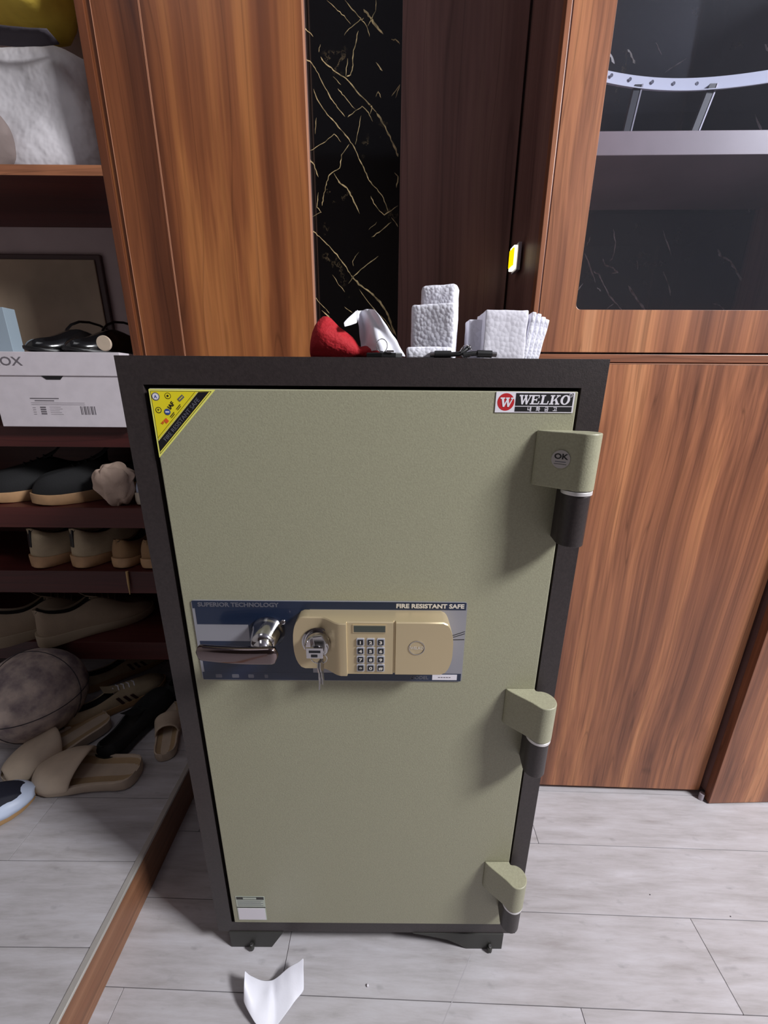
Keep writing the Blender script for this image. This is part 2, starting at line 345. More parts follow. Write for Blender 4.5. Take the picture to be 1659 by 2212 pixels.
# raised platform on the left
pf = struct(MB().box(-1.7, -.4975, -1.5, 1.36, 0.0, .0935, M['joint']).build('floor_platform'))
seamsP = {i: [(-.766 if i % 2 == 0 else -1.17)] for i in range(-16, 10)}
lay(pf, -1.68, -.502, range(-15, 6), .0985, .004, 0.0, .564, seamsP)
struct(MB().box(-.4975, -.4935, -1.5, 1.36, 0.0, .094, M['step_wood']).build('trim_1', bevel=.0005))
struct(MB().box(-.5045, -.4925, -1.5, 1.36, .094, .1005, M['alu']).build('trim_2', bevel=.0015, seg=3))
# walls behind everything
struct(MB().box(-1.75, 2.4, 1.36, 1.40, -.03, 2.5, M['wall_paint']).build('wall_back'))
struct(MB().box(-1.75, -1.70, -1.5, 1.36, -.03, 2.65, M['wall_paint']).build('wall_left'))
struct(MB().box(2.4, 2.45, -1.5, 1.40, -.03, 2.65, M['wall_paint']).build('wall_right'))
struct(MB().box(-1.75, 2.45, -1.55, -1.5, -.03, 2.65, M['rear_paint']).build('wall_front'))
struct(MB().box(-1.75, 2.45, -1.55, 1.40, 2.65, 2.7, M['ceiling']).build('ceiling'))

# ================================================================== SHOE CABINET (open shelves)
YF = .985
sc = thing('shoe_cabinet', 'tall open red-brown shoe cabinet with shelves of shoes on the raised platform', 'shelf unit', (-1.05, YF, .0985))
for (a, b) in ((1.459, 1.441), (.935, .884), (.7275, .672), (.5467, .480), (.3204, .262)):
    q = MB().box(-1.60, -.5827, YF+(.0015 if a > 1.2 else 0), 1.27 if a > .9 else 1.29, b, a, M['shelf']).build('shelf', sc, bevel=.001)
    if a > 1.2: MB().box(-1.60, -.5827, YF, YF+.0015, b, a, M['wood_x']).build('edge_band', q)  # wood front only; the darker body colour paints the shade under this shelf
MB().box(-.5827, -.5655, YF, 1.30, .0985, 2.05, M['wood_column']).build('side_panel', sc, bevel=.001)
MB().box(-1.62, -1.60, YF, 1.30, .0985, 2.05, M['wood_column']).build('side_panel', sc, bevel=.001)
MB().box(-1.60, -.5827, 1.29, 1.30, .0985, .884, M['shelf']).build('back_panel', sc)
MB().box(-1.60, -.5827, 1.27, 1.30, .9351, 2.05, M['wall_grey']).build('back_panel', sc)
MB().box(-1.60, -.5827, YF, 1.30, 2.05, 2.07, M['wood_x']).build('top_panel', sc)
hp = thing('hatch_cover', 'taupe hatch cover with dark frame on the back of the shoebox shelf', 'hatch', (-.9, 1.262, .9355))
MB().box(-1.22, -.790, 1.258, 1.2699, .9355, 1.375, M['hatch_edge']).build('frame', hp, bevel=.003)
MB().box(-1.205, -.806, 1.254, 1.259, .948, 1.361, M['hatch']).build('cover', hp, bevel=.002)

# ================================================================== WARDROBE COLUMN
wd = thing('wardrobe', 'tall orange-brown wood wardrobe panels standing behind the safe', 'wardrobe', (-.36, YF+.1, 0))
MB().box(-.5655, -.162, YF+.0195, 1.345, 0.0, 2.3, M['wood_dark']).build('carcass', wd)
MB().box(-.5650, -.5535, YF+.004, YF+.019, 0.0, 2.3, M['wood_column']).build('filler_strip', wd)
for a, b, in ((-.5525, -.4625), (-.4615, -.1600)):
    p = MB().box(a+.0012, b-.0008, YF-.001, YF+.019, 0.0, 2.3, M['wood_column']).build('door_panel', wd, bevel=.0006)
    MB().box(a, a+.0012, YF-.0012, YF+.019, 0.0, 2.3, M['edge']).build('edge_band', p)
    MB().box(b-.0008, b, YF-.0012, YF+.019, 0.0, 2.3, M['edge']).build('edge_band', p)

# ================================================================== ALCOVE BACK: marble slab + dark board
def ribbons(mb, polys, to_world, m, ydir=-1, t=.0005, jitter=.0006):
    for pl in polys:
        pts = [to_world(x, y) for x, y in pl[0]]; w0, w1 = pl[1]
        # refine with jitter
        P = []
        for a, b in zip(pts, pts[1:]):
            for k in range(4):
                q = a.lerp(b, k/4); q.x += random.uniform(-jitter, jitter)*1.6; q.z += random.uniform(-jitter, jitter)*1.6; P.append(q)
        P.append(pts[-1]); n = len(P); L, R = [], []
        for i, p in enumerate(P):
            d = (P[min(i+1, n-1)] - P[max(i-1, 0)]); nx, nz = -d.z, d.x; l = math.hypot(nx, nz) or 1
            f = i/(n-1); w_ = (w0 + (w1-w0)*f)*(.55 + .9*random.random())*(1 if 0 < i < n-1 else .15)
            L.append(Vector((p.x+nx/l*w_/2, p.y, p.z+nz/l*w_/2))); R.append(Vector((p.x-nx/l*w_/2, p.y, p.z-nz/l*w_/2)))
        vs = [tuple(v) for v in L] + [tuple(v) for v in R]
        mb.add(vs, [(i, i+1, n+i+1, n+i) for i in range(n-1)], m)
YM = 1.03
ms = thing('marble_panel', 'glossy black marble panel with gold veins between wardrobe and dark board', 'wall panel', (-.07, YM, 0))
MB().box(-.162, .0285, YM, YM+.02, 0.0, 2.3, M['marble']).build('slab', ms)
def C5(x, y): return atY(620+x/2.836, y/2.836, YM-.0003)
V1 = [
 ([(245,0),(300,50),(350,100),(390,148)],3), ([(355,0),(400,60),(450,110),(490,165),(505,225)],4), ([(470,60),(500,95),(540,150),(590,210)],10),
 ([(350,215),(380,175),(440,130),(470,110)],3), ([(435,190),(425,250),(408,310),(402,400),(390,460),(365,470)],4),
 ([(205,352),(240,395),(300,440),(360,480),(430,560),(500,635),(550,690)],5), ([(550,690),(590,760),(630,840),(665,910),(680,960)],9),
 ([(100,350),(150,385),(190,450),(240,545),(270,600),(310,660),(355,715)],5),
 ([(160,545),(195,625),(250,700),(300,760),(360,830),(400,885),(440,965),(470,1030),(500,1100),(550,1160),(590,1210),(620,1295)],5),
 ([(310,545),(350,590),(420,670)],4), ([(370,720),(410,685),(460,650),(500,690),(525,745)],4), ([(455,705),(440,790),(418,885)],3), ([(370,360),(360,470)],3),
 ([(380,880),(335,950),(325,1030),(260,1070),(240,1130),(225,1200),(215,1260)],4), ([(285,1060),(320,1115),(365,1150),(400,1210),(445,1310)],7),
 ([(130,965),(165,1010),(192,1085)],6), ([(140,925),(220,880),(290,820),(330,870)],3), ([(510,1200),(540,1260),(595,1320),(680,1260)],5),
 ([(150,1405),(200,1450),(260,1510),(320,1580),(365,1640),(390,1685)],5), ([(390,1685),(440,1740),(510,1790),(570,1850),(615,1920),(640,1990),(670,2060)],10),
 ([(375,1735),(410,1690),(470,1640),(560,1568)],4), ([(440,1770),(520,1880),(600,1960),(660,2050)],5), ([(165,1815),(215,1870),(260,1920)],4), ([(175,1960),(200,2030)],5),
 ([(280,1685),(320,1745),(355,1790)],3), ([(215,1900),(290,1980),(380,2070)],6), ([(520,1455),(580,1410),(640,1360)],4), ([(640,1330),(680,1390)],5),
 ([(410,1630),(400,1600),(440,1545)],2), ([(660,1060),(680,1080),(670,1150)],6), ([(545,380),(585,435)],6), ([(640,590),(690,520),(665,600)],4), ([(90,150),(160,225)],5),
 ([(190,1180),(185,1270),(210,1300),(150,1330)],3), ([(350,1880),(400,1915)],3), ([(640,240),(670,245),(690,270)],5), ([(545,590),(560,560),(575,600)],4),
 ([(170,820),(180,720)],3), ([(205,270),(195,320)],3), ([(545,0),(540,70),(495,160)],3), ([(280,470),(330,520)],3), ([(500,640),(520,650),(510,700)],4), ([(500,1410),(550,1360)],2)]
vm = MB(); ribbons(vm, [(p, (.00034*wd_*.9, .00034*wd_)) for p, wd_ in V1], C5, M['vein'])
o = vm.build('vein', ms, solid=.0005); o['kind'] = 'stuff'
bb = thing('back_board', 'dark mahogany board at the back of the alcove beside the marble', 'wall panel', (.15, YM, 0))
MB().box(.0285, .275, YM-.002, YM+.02, 0.0, 2.3, M['wood_dark']).build('board', bb, bevel=.001)

# ================================================================== RIGHT DISPLAY CABINET
RX, RY, RR = .2705, .8065, -.028
rc = thing('display_cabinet', 'brown wood cabinet with glass upper door standing right of the safe', 'cabinet', (RX, RY, 0), RR)
D = .30
def rb(name, x0, x1, y0, y1, z0, z1, m, par=rc, bevel=.0008): return MB().box(x0, x1, y0, y1, z0, z1, m).build(name, par, bevel=bevel, local=True)
rb('side_panel', .004, .018, .0, D, .012, 2.3, M['wood_dark'])
rb('side_edge', .0, .0085, -.001, .018, .012, 2.3, M['wood'])
rb('rail', .0085, .572, .001, .018, 1.0795, 1.0935, M['wood_x'])
rb('bottom_panel', .018, .560, .02, D, 1.06, 1.0795, M['wood_dark'])
rb('lower_carcass', .018, .560, .021, D, .03, 1.059, M['wood_dark'])
ld = rb('lower_door', .0085, .572, .0, .019, .016, 1.0765, M['wood'])
rb('edge_band', .0085, .572, -.0006, .019, 1.0765, 1.0775, M['edge'], ld, 0)
rb('plinth', .02, .57, .03, .05, .0, .03, M['wood_dark'])
# upper door frame with rounded opening
def rrect(x0, x1, z0, z1, r, n=6):
    P = []
    for cx, cz, a0 in ((x1-r, z1-r, 0), (x0+r, z1-r, 90), (x0+r, z0+r, 180), (x1-r, z0+r, 270)):
        for k in range(n+1):
            a = math.radians(a0 + 90*k/n); P.append((cx+r*math.cos(a), cz+r*math.sin(a)))
    return P
def frame_ring(mb, outer, inner, y0, y1, m, inner_m=None):
    n = len(outer); vs = [(x, y0, z) for x, z in outer] + [(x, y0, z) for x, z in inner] + [(x, y1, z) for x, z in outer] + [(x, y1, z) for x, z in inner]
    fs = []; fi = []
    for i in range(n):
        j = (i+1) % n
        fs += [(i, j, n+j, n+i), (2*n+i, 3*n+i, 3*n+j, 2*n+j), (i, 2*n+i, 2*n+j, j)]; fi.append((n+i, n+j, 3*n+j, 3*n+i))
    mb.add(vs, fs, m); k = mb.mi(inner_m or m); b = len(mb.v)-4*n
    for f in fi: mb.f.append(tuple(q+b for q in f)); mb.m.append(k)
gx0, gx1, gz0, gz1 = .0755, .507, 1.1685, 2.15
ud = MB(); frame_ring(ud, rrect(.0105, .572, 1.0965, 2.25, .0005), rrect(gx0, gx1, gz0, gz1, .010), -.001, .018, M['wood'], M['edge'])
ud = ud.build('door_frame', rc, bevel=.0006, local=True)
MB().prism(rrect(gx0-.004, gx1+.004, gz0-.004, gz1+.004, .010), .010, .013, M['glass']).build('glass_pane', rc, local=True)
rb('back_panel', .02, .560, D-.02, D, 1.08, 2.3, M['marble'])
ish = rb('inner_shelf', .019, .560, .045, D-.03, 1.4190, 1.4535, M['mauve_board'])
# marble veins of the cabinet's back
Rinv = (Matrix.Translation((RX, RY, 0)) @ Matrix.Rotation(RR, 4, 'Z')).inverted()
def onback(px, py):
    r = _ray(px, py); o_ = Rinv @ Vector((0, 0, CAM_H)); d_ = Rinv.to_3x3() @ r; t = ((D-.0203)-o_.y)/d_.y; return o_ + d_*t
def C3(x, y): return onback(1080+x/2.865, 380+y/2.865)
def C2(x, y): return onback(1240+x/3.96, y/3.96)
V2 = [([(525,480),(550,540),(590,660)],5), ([(580,590),(610,610),(640,670),(690,760),(760,835)],5), ([(635,515),(655,550),(700,570),(730,600),(690,600)],5), ([(795,680),(830,740),(900,835)],8),
 ([(700,330),(715,410),(700,500),(680,530)],4), ([(1350,455),(1360,490),(1430,530),(1480,620),(1550,720),(1600,790),(1659,815)],7), ([(1490,105),(1530,170),(1545,220)],5), ([(1320,790),(1370,810),(1390,835)],5),
 ([(1010,590),(1040,660),(1055,740)],4), ([(850,520),(852,580)],3), ([(485,705),(515,665)],5), ([(1010,340),(1060,490)],4), ([(560,380),(540,430)],5), ([(660,825),(705,790)],3), ([(600,690),(625,715)],4), ([(1540,740),(1510,750)],4), ([(1600,610),(1650,600)],3)]
V3 = [([(295,440),(345,545)],12), ([(460,420),(490,480),(520,545)],12), ([(1630,380),(1659,430),(1700,480)],12), ([(1550,980),(1610,1130)],12), ([(780,620),(960,500)],6), ([(700,360),(750,470)],4)]
vm = MB(); ribbons(vm, [(p, (.0005*q, .0005*q)) for p, q in V2], C3, M['vein_pale']); ribbons(vm, [(p, (.0003*q, .0003*q)) for p, q in V3], C2, M['vein_pale'])
o = vm.build('vein', rc, solid=.0005, local=True); o['kind'] = 'stuff'
# perforated strip and its two posts on the inner shelf (positions inside the cabinet)
stp = thing('perforated_strip', 'white sagging perforated plastic strip behind the cabinet glass', 'strip', (RX+.04, RY+.082, 1.4535), RR)
sm = MB(); L0 = []; pts = []
for k in range(41):
    x = .02 + .50*k/40; z = .0945 - .0165*(1-abs((x-.23)/.23)**2 if x < .23 else 1-.65*((x-.23)/.20)**2); pts.append((x*.93, -.035 + .012*math.sin(x*9), z))
rg = [[(x, y, z), (x, y-.002, z-.0165), (x, y-.010, z-.0205), (x, y-.010, z-.022), (x, y-.0005, z-.0185), (x, y+.0015, z)] for x, y, z in pts]
sm.loft(rg, M['strip']); sm.build('strip', stp, smooth=True, local=True)
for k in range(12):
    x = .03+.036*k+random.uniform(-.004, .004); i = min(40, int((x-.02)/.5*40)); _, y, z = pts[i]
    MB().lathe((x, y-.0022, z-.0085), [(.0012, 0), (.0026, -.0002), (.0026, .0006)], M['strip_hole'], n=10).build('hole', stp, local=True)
for xt, xb in ((.106, .099), (.230, .214)):
    MB().prism([(xb, .0002), (xb+.011, .0002), (xt+.011, .066), (xt, .066)], -.032, -.024, M['bracket']).build('post', stp, local=True)
    MB().prism([(xb+.0112, .0002), (xb+.0136, .0002), (xt+.0136, .066), (xt+.0112, .066)], -.033, -.024, M['bracket_edge']).build('post_edge', stp, local=True)

# lit switch box on the cabinet side, inside the alcove
sw = thing('lit_switch', 'small grey box with a lit yellow face on the dark alcove side', 'switch', (.262, .94, 1.285))
MB().box(.2665, .2735, .925, .962, 1.262, 1.312, M['plastic_grey']).build('housing', sw, bevel=.001)
MB().box(.2590, .2662, .930, .957, 1.266, 1.308, M['lit_white']).build('rim', sw, bevel=.001)
MB().box(.2572, .2602, .9285, .955, 1.271, 1.303, M['lit']).build('lit_face', sw, bevel=.0005)

# neighbouring cabinet at far right, standing a little forward
nb = thing('corner_cabinet', 'brown wood cabinet at the picture edge, standing forward of the glass cabinet', 'cabinet', (.851, .764, 0), .03)
MB().box(0, .6, 0, .018, .004, 2.2, M['wood']).build('door', nb, bevel=.0008, local=True)
MB().box(.004, .596, .02, .5, .02, 2.2, M['wood_dark']).build('carcass', nb, local=True)
MB().box(.008, .59, .04, .06, .0, .02, M['wood_dark']).build('plinth', nb, local=True)
lf = MB().cyl((.8415, .7785), .0058, 0, .020, M['plastic_grey'], n=20).build('levelling_foot')
tag(lf, 'pale round levelling foot in the dark gap between the two cabinets', 'foot')

# ================================================================== SAFE
SF = .480
safe = thing('safe', 'tall sage green fire resistant safe with dark brown frame and gold keypad lock', 'safe', (-.027, .70, 0))
X0, X1, Z0, Z1 = -.3075, .2548, .045, 1.0632; ox0, ox1, oz0, oz1 = -.2795, .2268, .0725, 1.0318
b = MB(); frame_ring(b, rrect(X0, X1, Z0, Z1, .0003, 1), rrect(ox0, ox1, oz0, oz1, .0003, 1), SF+.002, SF+.03, M['frame_paint'])
b.build('front_frame', safe, bevel=.0012, seg=3)
MB().box(X0+.001, X1-.001, SF+.0301, .935, Z0, Z1-.0005, M['frame_paint']).build('body', safe, bevel=.002)
MB().box(ox0+.0005, ox1-.0005, SF+.022, SF+.0300, oz0+.0005, oz1-.0005, M['gap']).build('door_recess', safe)
dx0, dx1, dz0, dz1 = -.2725, .2228, .0762, 1.0278
door = MB().box(dx0, dx1, SF-.001, SF+.0215, dz0, dz1, M['door_paint']).build('door', safe, bevel=.0014, seg=3)
# base feet
def foot(pts): return MB().prism(pts, SF+.0005, .92, M['base_paint']).build('foot', safe, bevel=.0008)
f1 = foot([(-.287, .0002), (-.209, .0002), (-.184, .0449), (-.287, .0449)])
f2 = foot([(.233, .0002), (.165, .0002), (.150, .012), (.128, .026), (.095, .036), (.06, .0449), (.233, .0449)])
for f, x in ((f1, -.246), (f2, .2085)):
    MB().cyl((x, SF-.003), .0045, .0040, .013, M['base_paint'], n=12).cyl((x, SF-.003), .0026, .012, .018, M['chrome_soft'], n=12).build('levelling_bolt', f)
# hinges
def hinge(zt, zb, zk):
    h = bpy.data.objects.new('hinge', None); COL.objects.link(h); h.parent = safe; h.location = Vector((.2265, .458, zb)) - Vector(safe.location)
    cx, cy, r = .2268, .4560, .0176
    P = [(.1800, SF-.0012), (.1812, SF-.0046), (.1855, SF-.0088), (.1905, SF-.0135), (.1965, SF-.0185), (.2030, SF-.0240), (.2095, SF-.0300)]
    for k in range(19):
        a = math.radians(-122 + (95+122)*k/18); P.append((cx+r*math.cos(a), cy+r*math.sin(a)))
    P += [(.2226, SF-.0055), (.2222, SF-.0012)]
    MB().prism(P, zb, zt, M['door_paint'], axis='Z').build('hinge_leaf', h, smooth=True, bevel=.0014, seg=3, angle=38)
    MB().cyl((cx, cy), .0172, zb-.0052, zb-.0006, M['white_metal'], n=32).build('washer', h, smooth=True, bevel=.0006)
    r2 = .0158
    P = [(cx+r2*math.cos(math.radians(a)), cy+r2*math.sin(math.radians(a))) for a in range(-190, 60, 12)]
    P += [(.238, SF+.0019), (.214, SF+.0019)]
    MB().prism(P, zk, zb-.0056, M['frame_paint'], axis='Z').build('frame_knuckle', h, smooth=True, bevel=.001, angle=35)
    return h
h1 = hinge(.9842, .9185, .8500); hinge(.6125, .5515, .4860); hinge(.2470, .1865, .1285)
sk = MB().cyl((.2035, .9535), .0105, -.0002, .0003, M['st_clear'], axis='Y', n=32)
sk.text('OK', .0085, M['st_black'], face_T(.2035, -.0003, .9540), align='CENTER', bold=.03, sx=1.2)
sk.box(.1975, .2095, -.0003, 0, .9502, .9512, M['ink_grey'])
sk.box(.1965, .2105, -.0003, 0, .9478, .9483, M['st_black'])
# lay the seal on the slanting hinge front
Th = Matrix.Translation((.2035-.0010, .4560-.0009, 0)) @ Matrix.Rotation(math.radians(-41), 4, 'Z') @ Matrix.Translation((-.2035, 0, 0))
sk.v = [tuple(Th @ Vector((v[0], v[1], v[2]))) for v in sk.v]
seal = sk.build('round_seal', safe); seal['label'] = 'round clear seal on top hinge'

# stickers ------------------------------------------------------------
YS = SF - .0012
def tri(mb, a, b, c, y, m, t=.0002): mb.prism([a, b, c], y-t, y, m)
st = MB(); A, B_, Cc = (-.2722, 1.0268), (-.1952, 1.0268), (-.2722, .9476)
def inset(k): return [(A[0]+k, A[1]-k), (B_[0]-k*2.45, B_[1]-k), (Cc[0]+k, Cc[1]+k*2.45)]
tri(st, A, B_, Cc, YS, M['st_lime']); tri(st, *inset(.0018), YS-.0002, M['st_black'], .0001); tri(st, *inset(.0023), YS-.0003, M['st_yellow'], .0001)
# black band parallel to the long side
hx, hz = inset(.0023)[1], inset(.0023)[2]
d = Vector((hx[0]-hz[0], hx[1]-hz[1])).normalized(); nrm = Vector((-d.y, d.x))
def bandpt(base, s_, off): return (base[0]+d.x*s_+nrm.x*off, base[1]+d.y*s_+nrm.y*off)
Lh = math.hypot(hx[0]-hz[0], hx[1]-hz[1])
def band(o1, o2, m, y):
    def clip(off): return off*1.02
    st.prism([bandpt(hz, clip(o1), o1), bandpt(hz, Lh-clip(o1), o1), bandpt(hz, Lh-clip(o2), o2), bandpt(hz, clip(o2), o2)], y-.0001, y, m)
band(.0012, .0098, M['st_black'], YS-.0004); band(.0003, .0009, M['st_lime'], YS-.0004); band(.0102, .0106, M['st_pale'], YS-.0004); band(.0125, .0129, M['st_black'], YS-.0004)
ang = math.atan2(d.y, d.x)
mid = bandpt(hz, Lh*.5, .0029)
st.text('FIRE RESISTANT SAFE', .0068, M['ink_grey'], face_T(mid[0], YS-.0006, mid[1], ang), align='CENTER', sx=1.05)
def disc(x, z, r, m, y=YS-.0005): st.cyl((x, z), r, y-.0001, y, m, axis='Y', n=24)
disc(-.2650, 1.0188, .0046, M['ink_grey']); disc(-.2650, 1.0188, .0036, M['st_white'], YS-.0007); st.text('A', .005, M['st_blue'], face_T(-.2650, YS-.0009, 1.0170), align='CENTER')
disc(-.2508, 1.0196, .0035, M['st_black']); disc(-.2508, 1.0196, .0029, M['st_yellow'], YS-.0007); disc(-.2508, 1.0196, .0012, M['st_black'], YS-.0009)
disc(-.2640, 1.0036, .0035, M['st_black']); disc(-.2640, 1.0036, .0027, M['st_yellow'], YS-.0007); st.text('+', .006, M['st_black'], face_T(-.2640, YS-.0009, 1.0018), align='CENTER')
disc(-.2540, 1.0016, .0037, M['ink_grey']); disc(-.2540, 1.0016, .0033, M['st_blue'], YS-.0007); st.box(-.2562, -.2518, YS-.0009, YS-.0007, 1.0008, 1.0024, M['st_white'])
st.text('IAF', .0066, M['st_black'], face_T(-.2500, YS-.0006, 1.0040, .85), bold=.03)
Tq = Matrix.Translation((-.2360, YS-.0006, 1.0172)) @ Matrix.Rotation(-.7, 4, 'Y')
st.box(-.0040, .0040, -.0001, 0, -.0020, .0020, M['ink_grey'], Tq); st.box(-.0030, .0030, -.0003, -.0001, -.0004, .0004, M['st_yellow'], Tq)
Tq = Matrix.Translation((-.2585, YS-.0006, .9900)) @ Matrix.Rotation(-.7, 4, 'Y')
st.box(.0, .0044, -.0001, 0, -.0024, .0024, M['st_orange'], Tq); st.text('W', .0038, M['st_orange'], face_T(-.2620, YS-.0006, .9868, .7), bold=.03)
for q in (-.2500, -.2415):
    Tq = Matrix.Translation((q, YS-.0006, .9945+(q+.25)*1.05)) @ Matrix.Rotation(-.8, 4, 'Y'); st.box(0, .0075, -.0001, 0, .0016, .0024, M['st_black'], Tq); st.box(0, .0065, -.0001, 0, .0, .0007, M['st_black'], Tq)
fs_ = st.build('corner_sticker', door); fs_['label'] = 'yellow triangular fire safe sticker'

# brand plate: W roundel + slab lettering + hangul line
LET = {
 'W': [[(.02,.86),(.42,.86),(.42,1),(.02,1)], [(.12,.9),(.33,.9),(.52,.0),(.36,.0)], [(.36,.0),(.50,.0),(.72,.9),(.62,.9)], [(.55,.9),(.75,.9),(.93,.0),(.77,.0)], [(.77,.0),(.90,.0),(1.14,.9),(1.05,.9)], [(.5,.86),(.82,.86),(.82,1),(.5,1)], [(.94,.86),(1.24,.86),(1.24,1),(.94,1)]],
 'E': [[(.0,0),(.86,0),(.86,.12),(.0,.12)], [(.0,.88),(.82,.88),(.82,1),(.0,1)], [(.12,0),(.34,0),(.34,1),(.12,1)], [(.34,.44),(.62,.44),(.62,.56),(.34,.56)], [(.56,.34),(.64,.34),(.64,.66),(.56,.66)], [(.72,.66),(.82,.66),(.82,1),(.76,1)], [(.76,0),(.86,0),(.90,.34),(.80,.34)]],
 'L': [[(.0,0),(.80,0),(.80,.12),(.0,.12)], [(.0,.88),(.46,.88),(.46,1),(.0,1)], [(.12,0),(.34,0),(.34,1),(.12,1)], [(.70,0),(.80,0),(.84,.38),(.74,.38)]],
 'K': [[(.0,0),(.44,0),(.44,.12),(.0,.12)], [(.0,.88),(.44,.88),(.44,1),(.0,1)], [(.12,0),(.34,0),(.34,1),(.12,1)], [(.34,.38),(.42,.36),(.84,.9),(.72,.92)], [(.46,.56),(.60,.68),(.94,.05),(.68,.05)], [(.58,.88),(.96,.88),(.96,1),(.58,1)], [(.56,0),(1.0,0),(1.0,.12),(.56,.12)]]}
def serif(mb, word, x, z, size, y, m, sx=1.0, shear=.10, adv=None):
    for ch in word:
        if ch == 'O':
            n = 28; o_, i_ = [], []
            for k in range(n):
                a = 2*math.pi*k/n; o_.append((.46+.46*math.cos(a), .5+.52*math.sin(a))); i_.append((.46+.22*math.cos(a), .5+.40*math.sin(a)))
            tr = lambda q: (x+(q[0]+shear*q[1])*size*sx, z+q[1]*size)
            frame_ring(mb, [tr(q) for q in o_], [tr(q) for q in i_], y-.00015, y, m); x += 1.0*size*sx
        else:
            for j, pl in enumerate(LET[ch]): mb.prism([(x+(u+shear*v)*size*sx, z+v*size) for u, v in pl], y-.00015-.00001*j, y, m)
            x += {'W': 1.16, 'E': .96, 'L': .92, 'K': 1.04}[ch]*size*sx
bp = MB(); x0, x1, z0, z1 = .1282, .2190, 1.0040, 1.0272
bp.box(x0, x1, YS-.0006, YS, z0, z1, M['st_white'])
bp.box(.1512, .2172, YS-.0008, YS-.0006, 1.0117, 1.0258, M['st_black']); bp.box(.1512, .2172, YS-.0008, YS-.0006, 1.0052, 1.0107, M['st_black'])
disc2 = lambda x, z, r, m, y: bp.cyl((x, z), r, y-.0001, y, m, axis='Y', n=32)
disc2(.1400, 1.0158, .0098, M['st_red'], YS-.0006); serif(bp, 'W', .1320, 1.0103, .0105, YS-.0008, M['st_white'], 1.25)
serif(bp, 'WELKO', .1538, 1.0133, .0105, YS-.0009, M['st_white'], 1.13)
bp.text('R', .0022, M['st_white'], face_T(.2142, YS-.0010, 1.0228), align='CENTER'); frame_ring(bp, [(.2142+.0021*math.cos(k*.3927), 1.0236+.0021*math.sin(k*.3927)) for k in range(16)], [(.2142+.0016*math.cos(k*.3927), 1.0236+.0016*math.sin(k*.3927)) for k in range(16)], YS-.0010, YS-.0008, M['st_white'])
for i, chx in enumerate('\ub0b4\ud654\uae08\uace0'): bp.text(chx, .0056, M['st_white'], face_T(.1680+i*.0099, YS-.0010, 1.0060), align='CENTER', bold=.02)
bpo = bp.build('brand_plate', door); bpo['label'] = 'white and black maker plate reading WELKO'
# small label bottom left
lb = MB().box(-.2636, -.2110, YS-.0003, YS, .0850, .1505, M['st_pale']); lb.box(-.262, -.2125, YS-.0005, YS-.0003, .1420, .1490, M['base_paint'])
lb.box(-.250, -.226, YS-.0007, YS-.0005, .1435, .1475, M['st_pale']); lb.box(-.2636, -.2110, YS-.0005, YS-.0003, .1195, .1215, M['base_paint']); lb.box(-.262, -.2125, YS-.0005, YS-.0003, .0862, .118, M['st_white'])
for k in range(5): lb.box(-.261, -.2145-.004*(k % 2), YS-.0005, YS-.0003, .1250+.0033*k, .1257+.0033*k, M['ink_grey'])
lb = lb.build('small_label', door); lb['label'] = 'pale certificate label'

# control plate --------------------------------------------------------
cp = MB(); cx0, cx1, cz0, cz1 = -.2605, .1142, .6245, .7542
cp.prism(rrect(cx0, cx1, cz0, cz1, .004, 4), YS-.0012, YS, M['grey_plate'])
cp.box(cx0+.001, cx1-.0015, YS-.0014, YS-.0012, .7420, .7535, M['navy']); cp.box(cx0+.001, cx1-.0015, YS-.0014, YS-.0012, .6252, .6380, M['navy'])
cp.box(cx0+.004, -.100, YS-.0014, YS-.0012, .7170, .7419, M['navy']); cp.box(-.186, -.10, YS-.0014, YS-.0012, .6381, .7169, M['navy']); cp.box(cx0+.004, -.186, YS-.0014, YS-.0012, .6381, .6900, M['navy'])
T_ = lambda x, z: face_T(x, YS-.0016, z)
cp.text('FIRE RESISTANT SAFE', .0088, M['ink_white'], T_(.1100, .7450), align='RIGHT', bold=.035, sx=1.12)
cp.text('SUPERIOR TECHNOLOGY', .0088, M['ink_grey'], T_(-.2520, .7450), bold=.03, sx=1.08)
cp.text('MODEL', .0078, M['ink_grey'], T_(.0660, .6286), align='RIGHT', bold=.02)
for i in range(4): cp.prism(rrect(-.2410+i*.0235, -.2410+i*.0235+[.009, .010, .008, .005][i], .6285, .6345, .001, 2), YS-.0016, YS-.0014, M['ink_grey'])
cp.box(.0715, .1070, YS-.0018, YS-.0014, .6275, .6365, M['st_white']); [cp.box(.0800+k*.0038, .0826+k*.0038, YS-.0020, YS-.0018, .6315, .6327, M['card_ink']) for k in range(5)]
for a, b2 in (((.093, .700), (.1135, .708)), ((.093, .6945), (.1135, .6952)), ((.096, .698), (.1135, .7045))):
    dx, dz = b2[0]-a[0], b2[1]-a[1]; cp.prism([a, b2, (b2[0], b2[1]+.0009), (a[0], a[1]+.0009)], YS-.0015, YS-.0012, M['st_black'])
cpo = cp.build('control_plate', safe, bevel=.0002, seg=1); cpo['label'] = 'navy and pale grey printed plate'
for x, z, r in ((-.1478, .7128, .0046), (-.1375, .7222, .0040)):
    MB().lathe((x, YS-.0012, z), [(r, 0), (r, -.0015), (r*.8, -.0028), (r*.45, -.0030), (r*.4, -.0015), (0, -.0015)], M['chrome'], n=24).build('screw_cap', cpo, smooth=True)
